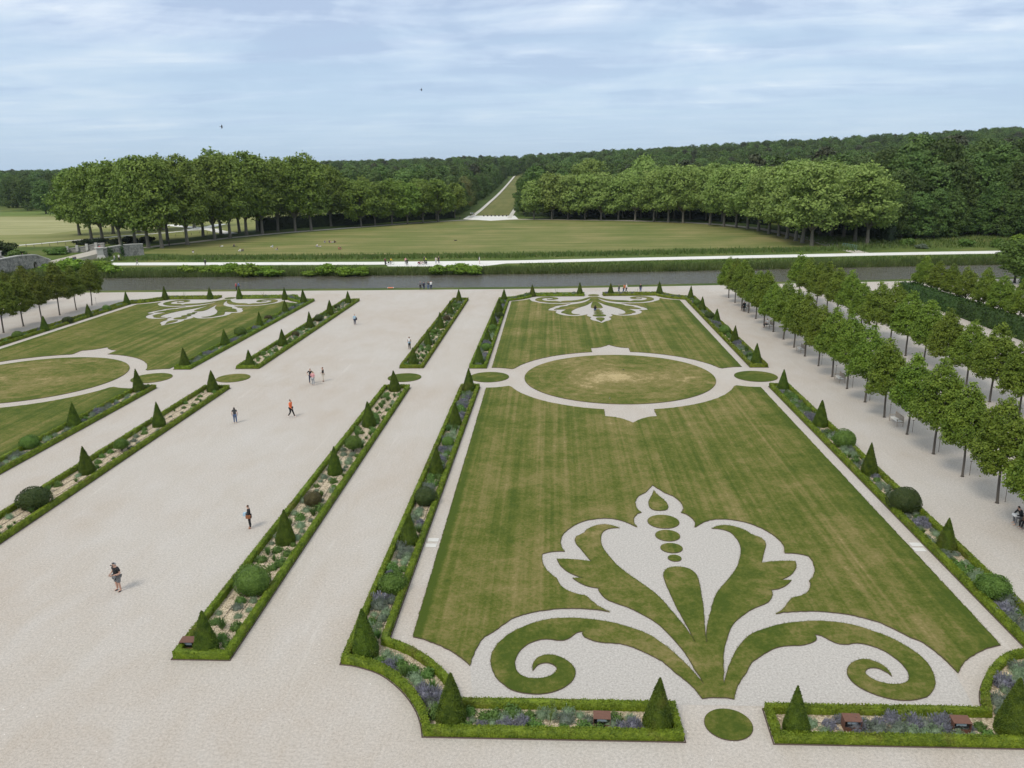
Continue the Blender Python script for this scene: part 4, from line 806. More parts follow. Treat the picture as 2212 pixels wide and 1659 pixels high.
for i, (px, py, tp) in enumerate([(1272, 465, 335), (1385, 465, 330)]):
    x, y, zt = topz(px, py, tp + 6); tree_at('plane_tree', PL_T[i], ['tall pale broadleaf tree rising behind the right grove, left one', 'tall pale broadleaf tree rising behind the right grove, right one'][i], 'tall trees behind the right grove', x, y, zt / 27 * 1.15, 'plane_leaf_lit', 'bark_plane', sz=zt / 27)
# clipped dark hedge under the planes
def wall_hedge(name, line, w, h, mat, label, dens, leaf):
    P = np.array(line, float); d = unit(np.gradient(P, axis=0)); nr = np.stack([-d[:, 1], d[:, 0]], 1); A, B = P + nr * w / 2, P - nr * w / 2; ring = np.concatenate([A, B[::-1]])
    n = len(P); m2 = 2 * n; V = np.concatenate([np.c_[ring, np.zeros(m2)], np.c_[ring, np.full(m2, h * .97)]]); i = np.arange(m2); j = (i + 1) % m2
    F = [np.stack([i, j, j + m2, i + m2], 1)]; k = np.arange(n - 1); F.append(np.stack([k, k + 1, m2 - 2 - k, m2 - 1 - k], 1) + m2); parts = [(V, np.concatenate(F))]
    Cs, Ns = [], []
    for a in range(m2):
        b = (a + 1) % m2; L = np.linalg.norm(ring[b] - ring[a]); q = rng.poisson(dens * L * h)
        if q: u = rng.random((q, 1)); e = ring[b] - ring[a]; Cs.append(np.c_[ring[a] + e * u, rng.random((q, 1)) * h]); Ns.append(np.repeat(np.array([[e[1], -e[0], 0.15 * L]]) / max(L, 1e-6), q, 0))
    for a in range(n - 1):
        L = np.linalg.norm(P[a + 1] - P[a]); q = rng.poisson(dens * L * w)
        if q: u, v = rng.random((q, 1)), rng.random((q, 1)); Cs.append(np.c_[(A[a] * (1 - v) + B[a] * v) * (1 - u) + (A[a + 1] * (1 - v) + B[a + 1] * v) * u, np.full((q, 1), h) + rng.normal(0, leaf * .5, (q, 1))]); Ns.append(np.repeat([[0, 0, 1.0]], q, 0))
    Cs, Ns = np.concatenate(Cs), np.concatenate(Ns); Cs += rng.normal(0, leaf * 0.7, Cs.shape); parts.append(leaves(Cs, -Ns if signed_area(ring) < 0 else Ns, np.full(len(Cs), leaf), .6, .6)); V, F = join_np(parts)
    return setp(obj(name, np_mesh(name, V, 4, F), M[mat]), label, 'hedge')
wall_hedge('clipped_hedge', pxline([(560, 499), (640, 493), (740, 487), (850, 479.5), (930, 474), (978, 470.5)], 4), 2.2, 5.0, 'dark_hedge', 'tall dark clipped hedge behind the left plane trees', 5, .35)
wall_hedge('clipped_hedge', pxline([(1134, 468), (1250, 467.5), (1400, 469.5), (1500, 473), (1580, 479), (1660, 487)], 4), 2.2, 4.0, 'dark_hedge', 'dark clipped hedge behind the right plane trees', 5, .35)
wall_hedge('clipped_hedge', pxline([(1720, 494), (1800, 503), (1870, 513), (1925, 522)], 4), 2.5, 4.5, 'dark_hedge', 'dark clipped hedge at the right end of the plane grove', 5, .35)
wall_hedge('tall_hedge', [(63.8, 147), (63.8, 140), (63.9, 133), (63.9, 126.5)], 2.6, 2.35, 'hornbeam', 'tall clipped hornbeam hedge section nearest the river, right of the alley', 26, .17)
wall_hedge('tall_hedge', [(64.1, 126.2), (64.2, 118), (64.2, 110), (64.2, 100)], 2.6, 2.35, 'hornbeam', 'tall clipped hornbeam hedge section cut by the right frame edge', 26, .17)
wall_hedge('tall_hedge', [(88, 152), (96, 153)], 5, 2.2, 'hornbeam', 'short dark clipped hedge under the lone tree at the right edge', 20, .2)
x, y = G(2191, 611); tree_at('round_tree', PL_S[2], 'lone round dark green tree by the river at the right edge', None, x, y, .62, 'shrub_green', 'bark_dark', sz=.48)
for i, (px, py) in enumerate([(2215, 690), (2230, 650), (2160, 632)]):
    x, y = G(px, py); 
    if i < 2: linden_at(x + 2, y, ['linden at the right frame edge behind the tall hedge, nearer one', 'linden at the right frame edge behind the tall hedge, farther one'][i], 'lindens at the right edge', i)
# ------------------------------------------------------------------ forest
def forest_tree(seed, h, w, nlobe, nclump, leaf, low=0.1):
    rg = np.random.default_rng(seed); lobes = []
    for k in range(nlobe):
        f = (k + .5) / nlobe; z = h * (low + (0.84 - low) * f); rad = w * (1 - f ** 3) * rg.uniform(.35, .7); a = k * 2.4 + rg.uniform(-.4, .4); s = w * rg.uniform(.42, .6); lobes.append(((rad * math.cos(a), rad * math.sin(a), z), (s, s, s * .72)))
    V, F = crown(seed, lobes, nclump, 10, leaf, leaf * 1.2, .5); mb = MB(); mb.tube([(0, 0, -1), (0, 0, h * .35), (0, 0, h * .75)], [h * .02, h * .014, h * .006], 6); return np_mesh('crown', V, 4, F), mb.mesh('trunk')
FT = [forest_tree(301 + i, 22.0, 7.2, 11, 460, 0.50) for i in range(5)]; FE = [forest_tree(351 + i, 22.0, 6.6, 14, 900, 0.36) for i in range(5)]; PT = [forest_tree(331, 24.0, 4.6, 7, 200, 0.55, 0.55)]
fr = random.Random(11)
def z_of(x, y): return float(elev(np.array(float(x)), np.array(float(y))))
# forest edge, tree by tree
def ftree(x, y, s, label, group, kind=0):
    pair = PT[0] if kind == 1 else FE[fr.randrange(5)]; lm = {0: 'forest_leaf', 1: 'pine_leaf', 2: 'pale_tree_leaf'}[kind]
    tree_at('forest_tree' if kind != 1 else 'pine_tree', pair, label, group, x, y, s * fr.uniform(.92, 1.08), lm, 'bark_dark', sz=s * fr.uniform(.92, 1.12), z=z_of(x, y))
for r_, (off, n0, s0) in enumerate(((0, 17, 0.66), (9, 15, 1.05), (20, 15, 1.27), (34, 14, 1.36))):
    for i in range(n0):
        px = 1905 + i * (400 / n0) + fr.uniform(-7, 7); x, y = G(px, 514 + 4 * math.sin(px * .02)); x += off * .9 * x / y; y += off * .9
        ftree(x, y, s0 * fr.uniform(.85, 1.1), ['small dark tree in the front fringe of the right forest edge', 'dark tree in the second rank of the right forest edge', 'tall dark tree in the third rank of the right forest edge', 'tallest dark tree in the rear rank of the right forest edge'][r_], ['front fringe of the right forest edge', 'second rank of the right forest edge', 'third rank of the right forest edge', 'rear rank of the right forest edge'][r_])
ave_trees = []
for i, y in enumerate(np.arange(392, 900, 14.0)):
    for sgn, nm in ((-1, 'left'), (1, 'right')):
        x = AX + (y - 390) * -0.010 + (sgn * 20 if sgn < 0 else 16) + fr.uniform(-1, 1.5); kind = 2 if (sgn < 0 and i in (4, 5)) else 0
        ftree(x, y, (0.72 if sgn < 0 else 0.8) * fr.uniform(.9, 1.1) * (1.15 if kind == 2 else 1), 'pale yellowish tree beside the left avenue path' if kind == 2 else 'dark tree lining the %s side of the forest avenue' % nm, 'pale avenue trees' if kind == 2 else 'trees lining the %s side of the avenue' % nm, kind)
for i, (px, by, s, kind) in enumerate([(1360, 452, .95, 1), (1440, 452, .95, 1), (1625, 470, 1.12, 1), (1660, 468, 1.08, 1), (1768, 474, 1.3, 1), (2035, 490, 1.42, 1)]):
    x, y = G(px, by); ftree(x, y, s, '%s brownish pine from the left standing up among the forest' % ordn(i), 'pines among the forest', kind)
for i in range(14):
    px = 5 + i * 10; x, y = G(px, 432 - fr.uniform(0, 6), 6); ftree(x, y, 1.0 * fr.uniform(.8, 1.1), 'dark tree on the forest edge beyond the far left fields', 'trees beyond the far left fields')
for i, (px, py, s) in enumerate([(60, 455, .95), (100, 462, 1.0), (140, 468, 1.05), (78, 452, .8)]):
    x, y = G(px, py); ftree(x, y, s, '%s dark tree from the left standing in the fields behind the left grove' % ordn(i), 'trees in the fields behind the left grove')
# the wood behind, one mass
def forest_mass():
    pts, scl, rot, var = [], [], [], []
    def ok(x, y):
        ac = AX + (y - 390) * -0.010
        if -25 < x - ac < 20 and y < 960: return False
        if x < ac:
            if y < 400 + max(0, (-60 - x)) * 1.0 and x > -120: return False
            if x <= -120 and y < 470 + (-120 - x) * 0.75: return False
            if x < -330 and y < 715: return False
            return True
        lim = 392 if x < 45 else 392 - (x - 45) * 1.55
        return y > max(lim, 285)
    y = 280.0
    while y < 1750:
        step = 7.5 + (y - 280) * 0.010; x = -0.80 * y
        while x < 0.78 * y:
            xx, yy = x + fr.uniform(-.45, .45) * step, y + fr.uniform(-.45, .45) * step
            if ok(xx, yy):
                pts.append((xx, yy, z_of(xx, yy) - 0.5)); s = fr.uniform(.66, 1.16) * (1.12 if xx > 90 and yy < 420 else 1.0); scl.append(s); rot.append(fr.uniform(0, 6.28)); var.append(fr.randrange(5) if fr.random() > .04 else 5)
            x += step
        y += step
    me = bpy.data.meshes.new('forest'); me.from_pydata(pts, [], []); n = len(pts)
    for nm, ty, data in (('scl', 'FLOAT', scl), ('rot', 'FLOAT', rot), ('var', 'INT', var)):
        a = me.attributes.new(nm, ty, 'POINT'); a.data.foreach_set('value', data)
    src = bpy.data.collections.new('forest_sources')
    for i, (cm, tm) in enumerate(FT + PT):
        m2 = cm.copy(); m2.materials.clear(); m2.materials.append(M['pine_leaf'] if i == 5 else M['forest_mass_leaf']); so = bpy.data.objects.new('source_%d' % i, m2); src.objects.link(so)
    o = obj('forest', me); setp(o, 'dense dark green forest covering the rising land behind the groves', 'forest', None, 'stuff')
    ng = bpy.data.node_groups.new('forest_scatter', 'GeometryNodeTree'); ng.interface.new_socket('Geometry', in_out='INPUT', socket_type='NodeSocketGeometry'); ng.interface.new_socket('Geometry', in_out='OUTPUT', socket_type='NodeSocketGeometry')
    gi = ng.nodes.new('NodeGroupInput'); go = ng.nodes.new('NodeGroupOutput'); iop = ng.nodes.new('GeometryNodeInstanceOnPoints'); ci = ng.nodes.new('GeometryNodeCollectionInfo'); ci.inputs['Collection'].default_value = src; ci.inputs['Separate Children'].default_value = True; ci.inputs['Reset Children'].default_value = True
    def attr(nm, ty): a = ng.nodes.new('GeometryNodeInputNamedAttribute'); a.data_type = ty; a.inputs['Name'].default_value = nm; return [s for s in a.outputs if s.enabled][0]
    L = ng.links.new; L(gi.outputs[0], iop.inputs['Points']); L(ci.outputs[0], iop.inputs['Instance']); iop.inputs['Pick Instance'].default_value = True; L(attr('var', 'INT'), iop.inputs['Instance Index'])
    cx = ng.nodes.new('ShaderNodeCombineXYZ'); L(attr('rot', 'FLOAT'), cx.inputs[2]); e2r = ng.nodes.new('FunctionNodeEulerToRotation'); L(cx.outputs[0], e2r.inputs[0]); L(e2r.outputs[0], iop.inputs['Rotation']); L(attr('scl', 'FLOAT'), iop.inputs['Scale']); L(iop.outputs[0], go.inputs[0])
    md = o.modifiers.new('scatter', 'NODES'); md.node_group = ng; print('forest trees', n)
leafmat('forest_mass_leaf', (0.044, 0.088, 0.018), (0.118, 0.185, 0.042), (0.17, 0.22, 0.055), 0.2, 0.06, 0.42)
forest_mass()
# shrubs at the forest foot, right
def bush(px, py, wpx, hfac, mat, label, group, seed):
    x, y = G(px, py); r = wpx * math.sqrt(x * x + y * y) / FPX / 2
    setp(obj('bush', BALLS[seed % 3] if seed % 2 else BUSH, M[mat], None, (x, y, -0.1), rng.uniform(0, 6), (r, r, r * hfac)), label, 'shrub', group)
def bush_mesh():
    rg = np.random.default_rng(77); lobes = [((rg.uniform(-.6, .6), rg.uniform(-.6, .6), rg.uniform(.25, .75)), (rg.uniform(.3, .5),) * 3) for _ in range(9)]
    V, F = crown(77, lobes, 170, 9, .11, .1); return np_mesh('bush', V, 4, F)
BUSH = bush_mesh()
for i, (px, py, w, h, m) in enumerate([(2150, 534, 26, 1.1, 'shrub_green'), (2195, 533, 30, 1.3, 'knotweed'), (2090, 532, 30, .8, 'shrub_green'), (1990, 537, 26, .6, 'grey_herb'), (1960, 530, 34, .7, 'shrub_green'), (10, 551, 50, .9, 'shrub_dark'), (40, 557, 40, .6, 'shrub_green'), (120, 550, 44, .5, 'shrub_green')]):
    bush(px, py, w, h, m, '%s loose bush from the left along the ditch beyond the river' % ordn(i), 'bushes along the ditch', 2 * i)
for i, (px, py, w, h) in enumerate([(180, 529, 40, .45), (215, 527, 40, .5), (248, 527, 36, .5), (282, 526, 36, .65), (318, 524, 34, .65)]):
    bush(px, py, w, h, 'dark_hedge', '%s dark laurel bush from the left behind the stone bridge' % ordn(i), 'dark bushes behind the bridge', 2 * i)
# knotweed shrubs on the far bank
for i, (px, py, w, h) in enumerate([(125, 590, 60, .62), (165, 588, 62, .7), (205, 590, 58, .65), (245, 592, 50, .6), (410, 590, 50, .55), (450, 590, 50, .55), (490, 591, 56, .6), (530, 592, 60, .62), (565, 592, 50, .55), (595, 593, 40, .5), (705, 591, 52, .65), (740, 592, 46, .6), (775, 592, 44, .6), (665, 593, 30, .5), (945, 589, 46, .6), (985, 588, 50, .65), (1018, 588, 46, .6)]):
    x, y = G(px, py, -0.3); r = w * math.sqrt(x * x + y * y) / FPX / 2; o = obj('bank_shrub', BUSH, M['knotweed'], None, (x, y, -0.5), rng.uniform(0, 6), (r * 1.1, r * .8, r * h * 1.05))
    setp(o, '%s bright leafy bank shrub from the left on the far river bank' % ordn(i), 'shrub', 'leafy shrubs on the far river bank')
# reeds and tall grass: nobody could count them
def blades(name, P, h, w, mat, label, lean=0.25):
    n = len(P); th = rng.random(n) * 6.28; hh = h * rng.uniform(.55, 1.2, n); b = P.copy(); tip = b + np.stack([np.cos(th) * lean * hh, np.sin(th) * lean * hh, hh], 1); sd = np.stack([np.cos(th + 1.57), np.sin(th + 1.57) * 0.4, 0 * th], 1) * w
    V = np.stack([b - sd, b + sd, tip], 1).reshape(-1, 3); setp(obj(name, np_mesh(name, V, 3), M[mat]), label, 'grass', None, 'stuff')
n = 26000; xx = rng.uniform(-150, 140, n); yy = 186.3 + rng.random(n) ** 1.7 * 5.5 + rs(xx); hgt = np.where(yy - rs(xx) < 189.5, 1.0, .55)
zz = np.interp(yy - rs(xx), [184, 187, 190, 193], [-1.8, -.9, -.25, 0])
blades('reeds', np.stack([xx, yy, zz], 1), 1.5 * hgt, .11, 'reed', 'dense reeds along the far river bank', .3)
n = 22000; xx = rng.uniform(-140, 150, n); yy = 190 + rng.random(n) * 9 + rs(xx); keep = ~((xx > -47) & (xx < -8) & (yy > 194)); xx, yy = xx[keep], yy[keep]
blades('bank_grass', np.stack([xx, yy, np.interp(yy - rs(xx), [190, 193], [-.25, 0])], 1), .5, .12, 'tall_grass', 'uncut grass on the slope above the reeds', .5)
ditch = pxline([(232, 562), (330, 559), (420, 558), (553, 557.5), (800, 556), (1106, 553.5), (1400, 547.5), (1659, 542), (1850, 538)], 2)
q = ditch[rng.integers(0, len(ditch), 16000)] + rng.normal(0, 1, (16000, 2)) * [1.5, 2.3]
blades('ditch_grass', np.c_[q, np.full(len(q), .0)], .95, .15, 'tall_grass', 'tall wild grass in the ditch before the meadow', .4)
n = 9000; q = np.c_[rng.uniform(78, 190, n), rng.uniform(225, 262, n)]; q = q[(q[:, 0] - 80) * .9 > (q[:, 1] - 262)]
blades('rough_verge', np.c_[q, np.zeros(len(q))], .9, .16, 'tall_grass', 'rough grass below the right forest edge', .5)

# ------------------------------------------------------------------ stone bridges
def arch_wall(name, a, b, thick, top, arches, mat, parent, z0=0.0):
    """wall from a to b (xy), outline top = list of (s, z), arches = list of (s0, s1, rise)"""
    a, b = np.array(a, float), np.array(b, float); L = np.linalg.norm(b - a); d = (b - a) / L; nr = np.array([-d[1], d[0]])
    ol = [(0, z0)]
    for s0, s1, rise in arches:
        c = (s0 + s1) / 2; hw = (s1 - s0) / 2; ol += [(s0, z0)] + [(c - hw * math.cos(t), z0 + max(0.05, rise - hw) + min(hw, rise) * math.sin(t)) for t in np.linspace(0, math.pi, 13)] + [(s1, z0)]
    ol += [(L, z0)] + [(s * L, z) for s, z in reversed(top)]
    bm = bmesh.new(); A = [bm.verts.new((*(a + d * s), z)) for s, z in ol]; B = [bm.verts.new((*(a + d * s + nr * thick), z)) for s, z in ol]; f1 = bm.faces.new(A); f2 = bm.faces.new(B[::-1])
    for i in range(len(ol)): j = (i + 1) % len(ol); bm.faces.new((A[j], A[i], B[i], B[j]))
    bmesh.ops.recalc_face_normals(bm, faces=bm.faces); bmesh.ops.triangulate(bm, faces=[f1, f2]); me = bpy.data.meshes.new(name); bm.to_mesh(me); bm.free(); obj(name, me, M[mat], parent)
def coping(a, b, top, parent, w=0.9, h=0.22, inset=0.0):
    a, b = np.array(a, float), np.array(b, float); L = np.linalg.norm(b - a); d = (b - a) / L; nr = np.array([-d[1], d[0]]); V = []
    for s, z in top:
        for off, dz in ((-.15, 0), (w - .15, 0), (w - .15, h), (-.15, h)): p = a + d * s * L + nr * off; V.append((p[0], p[1], z + dz + .003))
    F = [(4 * i + k, 4 * i + (k + 1) % 4, 4 * i + 4 + (k + 1) % 4, 4 * i + 4 + k) for i in range(len(top) - 1) for k in range(4)]; F += [(3, 2, 1, 0)] + [tuple(4 * (len(top) - 1) + k for k in range(4))]
    mb = MB(); mb.add(V, F); obj('coping', mb.mesh('coping'), M['pale_stone'], parent)
def ivy(C, spread, n, parent):
    P = np.array(C) + rng.normal(0, 1, (n, 3)) * np.array(spread); V, F = leaves(P, np.tile([0.3, -1.0, .2], (n, 1)), np.full(n, .22), .7, .6); obj('ivy', np_mesh('ivy', V, 4, F), M['ivy'], parent)
br = thing('stone_bridge', 'weathered stone bridge with arch and ivy below the left plane grove', 'bridge')
pa, pb = G(221, 558), G(312, 551)
tp = [(0, 2.5), (.22, 2.9), (.45, 3.15), (.75, 3.2), (1, 3.1)]
arch_wall('wall', pa, pb, 0.6, tp, [(2.4, 5.2, 1.35)], 'old_stone', br); coping(pa, pb, tp, br, .9)
mb = MB(); mb.box((pa[0] - .4, pa[1] - .2, 1.4), (1.7, 1.7, 2.8), 0.7); mb.box((pa[0] - .4, pa[1] - .2, .45), (2.6, 2.6, .9), 0.7, .7); mb.box((pa[0] - .4, pa[1] - .2, 2.95), (2.1, 2.1, .3), 0.7); obj('pier', mb.mesh('pier', .04), M['pale_stone'], br)
fa, fb = G(135, 546), G(226, 533, 1.6)
pp = np.array(fa); pq = np.array(fb); tl = [(0, .9), (.5, 1.7), (.8, 2.5), (1, 2.6)]
arch_wall('parapet', fa, fb, .5, tl, [], 'old_stone', br); coping(fa, fb, tl, br, .8, .15)
mb = MB()
for s in (.12, .35, .58, .8):
    p = pp + (pq - pp) * s; mb.box((p[0] + .25, p[1] - .3, .9 + 1.2 * s), (.7, .7, 1.6 + .6 * s), .3)
obj('buttress', mb.mesh('buttress'), M['pale_stone'], br)
mb = MB(); q0, q1, q2, q3 = G(112, 572), G(218, 546.5, 1.5), G(205, 540, 1.5), G(96, 567)
mb.add([(*q0, .06), (*q1, 1.5), (*q2, 1.5), (*q3, .06), (*q1, 0), (*q2, 0)], [(0, 1, 2, 3), (0, 4, 1), (3, 2, 5)]); setp(obj('ramp_path', mb.mesh('ramp_path'), M['dirt_path']), kind='structure')
pm = np.array(pa) * .8 + np.array(pb) * .2; ivy((pm[0], pm[1] - .4, 1.4), (.5, .15, .7), 160, br); pm = np.array(pa) * .5 + np.array(pb) * .5; ivy((pm[0], pm[1] - .4, 1.9), (.25, .12, .8), 130, br)
b1 = thing('stone_bridge', 'grey stone bridge with arches crossing the river at the left edge', 'bridge')
ba, bb = (-134.0, 161.0), (-133.2, 207.5); tp = [(0, 3.4), (.75, 3.6), (.88, 3.2), (.96, 1.9), (1, 1.3)]
arch_wall('wall', ba, bb, .7, tp, [(6, 14, 3.0), (18, 26, 3.2), (33.0, 36.0, 2.6), (39.5, 41.0, 2.8)], 'old_stone', b1, -1.2); coping(ba, bb, tp, b1, 1.0, .25)
arch_wall('wall', (-142.0, 161.0), (-142.0, 206), .7, tp, [(6, 14, 3.0), (18, 26, 3.2)], 'old_stone', b1, -1.2); coping((-142.0, 161.0), (-142.0, 206), tp, b1, 1.0, .25)
mb = MB(); V = []
for y, z in ((161, 2.3), (196, 2.5), (202, 2.0), (207, .9), (212, .07)): V += [(-141.9, y, z), (-134.8, y, z)]
mb.add(V, [(2 * i, 2 * i + 1, 2 * i + 3, 2 * i + 2) for i in range(4)]); obj('deck', mb.mesh('deck'), M['dirt_path'], b1)
mb = MB()
for y in (199.0, 191.0): mb.box((-141.6, y, 4.0), (1.5, 1.5, .9)); mb.box((-141.6, y, 4.5), (1.9, 1.9, .22))
obj('pier', mb.mesh('pier'), M['pale_stone'], b1)

# ------------------------------------------------------------------ benches, floodlight boxes, small things
def bench_meshes():
    L = 1.75; out = []
    for k in range(5): out.append(('seat_slat', MB().box((0, -.40 + .1 * k, .44), (L - .12, .094, .035)).mesh('seat_slat', .005), 'bench_wood_skylit'))  # seat slats: sky light on the wood is put into their pale colour
    for k in range(14): out.append(('back_slat', MB().box((-L / 2 + .13 + k * (L - .26) / 13, .10, .68), (.05, .025, .42)).mesh('back_slat'), 'bench_wood'))
    out.append(('back_rail', MB().box((0, .115, .92), (L, .045, .09)).mesh('back_rail', .006), 'bench_wood'))
    for sx in (-1, 1):
        out.append(('leg', MB().box((sx * (L / 2 - .03), .115, .46), (.06, .06, .92)).mesh('leg', .005), 'bench_wood')); out.append(('leg', MB().box((sx * (L / 2 - .03), -.44, .32), (.06, .06, .64)).mesh('leg', .005), 'bench_wood'))
        out.append(('armrest', MB().box((sx * (L / 2 - .03), -.17, .66), (.085, .62, .04)).mesh('armrest', .006), 'bench_wood')); out.append(('side_rail', MB().box((sx * (L / 2 - .03), -.17, .40), (.04, .5, .07)).mesh('side_rail'), 'bench_wood'))
    return out
BEN = bench_meshes()
benches = [((32.15, 102.4), 'empty wooden bench by the fourth visible linden from far, alley edge'), ((32.15, 87.9), 'empty wooden bench in the middle of the linden alley edge'), ((32.2, 72.8), 'empty wooden bench nearest the camera on the alley edge'), ((32.2, 118.0), 'wooden bench with a person in white sitting on it'), ((32.2, 132.6), 'wooden bench with a person in turquoise sitting on it, far alley'), ((32.0, 50.6), 'wooden bench with three sitting people at the right frame edge')]
for (p, l) in benches:
    root = thing('park_bench', l, 'bench', (p[0], p[1], 0), -math.pi / 2, 'wooden benches along the linden alley')
    for nm, me, mt in BEN: obj(nm, me, M[mt], root)
def flood_box(px, py, label):
    x, y = G(px, py); root = thing('floodlight_box', label, 'floodlight', (x, y, .03), R(rng.uniform(-3, 3)), 'rusty floodlight boxes in the front beds')
    W, D, H, t = .72, .46, .50, .02; mb = MB(); mb.box((-W / 2, 0, H / 2), (t, D, H)); mb.box((W / 2, 0, H / 2), (t, D, H)); mb.box((0, D / 2, H / 2), (W - .03, t, H)); obj('case', mb.mesh('case'), M['corten'], root)
    mb = MB(); mb.add([(-W / 2 - .02, -D / 2 - .02, H), (W / 2 + .02, -D / 2 - .02, H), (W / 2 + .02, D / 2 + .02, H + .05), (-W / 2 - .02, D / 2 + .02, H + .05), (-W / 2 - .02, -D / 2 - .02, H + .02), (W / 2 + .02, -D / 2 - .02, H + .02), (W / 2 + .02, D / 2 + .02, H + .07), (-W / 2 - .02, D / 2 + .02, H + .07)], [(3, 2, 1, 0), (4, 5, 6, 7), (0, 1, 5, 4), (1, 2, 6, 5), (2, 3, 7, 6), (3, 0, 4, 7)]); obj('lid', mb.mesh('lid'), M['corten'], root)
    for sx in (-1, 1): obj('front_panel', MB().box((sx * W / 4, -D / 2, .10), (W / 2 - .012, t, .20)).mesh('front_panel'), M['corten'], root)
    obj('inner_lining', MB().box((0, .05, .22), (W - .06, D - .14, .04)).box((0, D / 2 - .03, .36), (W - .06, .03, .24)).mesh('inner_lining'), M['black_metal'], root)
    lamp = obj('floodlight', MB().box((0, -.05, .34), (.48, .12, .17)).mesh('floodlight', .01), M['black_metal'], root); obj('lens', MB().box((0, -.115, .35), (.42, .012, .12)).mesh('lens'), M['glass_lamp'], lamp)
flood_box(1300, 1568, 'rusty steel floodlight box left of the small grass circle'); flood_box(1838, 1574, 'rusty steel floodlight box behind lavender right of the small grass circle'); flood_box(2072, 1578, 'rusty steel floodlight box near the bottom right corner'); flood_box(409, 1402, 'rusty steel floodlight box at the near end of the gravel bed')
def buoy(px, py, label):
    x, y = G(px, py); root = thing('rescue_float', label, 'float', (x, y, 0.0), .1, 'orange rescue floats on the bank', .6); V = []
    mb = MB()
    for k in range(16):
        a0, a1 = k * math.pi / 8, (k + 1) * math.pi / 8; pts = [(1.0 * math.cos(a), .35 * math.sin(a), .14) for a in (a0, a1)]; (mb if k % 4 else mb).tube(pts, .13, 6)
    obj('ring', mb.mesh('ring'), M['buoy_orange'], root); obj('band', MB().box((-.95, 0, .14), (.25, .4, .3)).box((.95, 0, .14), (.25, .4, .3)).mesh('band', .02), M['buoy_white'], root)
buoy(844, 622.5, 'orange and white float lying on the river verge left of four people'); buoy(1845, 607, 'orange and white float lying on the river verge behind the alley')
# green metal gate at the end of the arc path
gt = thing('field_gate', 'green metal lattice gate at the right end of the arc path', 'gate', (*G(1845, 540), 0), .0)
ga = np.array(G(1820, 536)) - np.array(G(1845, 540)); L = np.linalg.norm(ga); ag = math.atan2(ga[1], ga[0]); gt.rotation_euler = (0, 0, ag)
mb = MB()
for z in (.15, 1.35): mb.tube([(-1, 0, z), (L, 0, z)], .05, 5)
obj('rail', mb.mesh('rail'), M['gate_green'], gt)
for k in range(7): x = -1 + k * (L + 1) / 6; obj('bar', MB().tube([(x, 0, 0), (x, 0, 1.45)], .05, 5).mesh('bar'), M['gate_green'], gt)
for k in range(6): x = -1 + k * (L + 1) / 6; obj('brace', MB().tube([(x, .03, .15), (x + (L + 1) / 6, .03, 1.35)], .035, 5).mesh('brace'), M['gate_green'], gt)
# fence posts beside the field path
POST = MB().box((0, 0, .5), (.12, .12, 1.0)).mesh('fence_post')
for i in range(26):
    px = 40 + i * 17; x, y = G(px, 541 - px * .079 - (3 if i % 2 else 0)); 
    if 215 < px < 330: continue
    setp(obj('fence_post', POST, M['post_wood'], None, (x, y, 0)), '%s small fence post from the left in the hay field' % ordn(i), 'post', 'fence posts in the hay field')
for i in range(7):
    x, y = G(1045 + i * 8.2, 467.5); setp(obj('bollard', MB().box((0, 0, .35), (.7, .5, .7), 0, .8).mesh('bollard') if i == 0 else bpy.data.meshes['bollard'], M['bark_dark'], None, (x, y, 0.05)), '%s low dark bollard from the left across the forest avenue' % ordn(i), 'bollard', 'bollards across the avenue')

# ------------------------------------------------------------------ people
for nm, c in (('skin_a', (.50, .30, .22)), ('skin_b', (.30, .17, .11)), ('hair_dark', (.015, .012, .010)), ('hair_brown', (.06, .035, .02)), ('hair_grey', (.42, .41, .40)), ('hair_fair', (.30, .20, .10)), ('c_black', (.012, .012, .014)), ('c_charcoal', (.045, .045, .05)), ('c_grey', (.16, .16, .165)), ('c_palegrey', (.38, .39, .40)), ('c_navy', (.02, .03, .07)), ('c_jeans', (.06, .10, .20)), ('c_orange', (.75, .16, .05)), ('c_white', (.75, .75, .74)), ('c_pink', (.68, .34, .34)), ('c_teal', (.02, .35, .42)), ('c_red', (.45, .05, .06)), ('c_maroon', (.16, .02, .03)), ('c_yellow', (.75, .48, .02)), ('c_lime', (.62, .75, .05)), ('c_tan', (.30, .17, .08)), ('c_cream', (.60, .54, .45)), ('c_blue', (.08, .16, .38)), ('c_lightblue', (.35, .50, .60)), ('c_brownbag', (.25, .09, .035)), ('c_green', (.06, .12, .06))):
    plain(nm, c, .8, .1, 12)
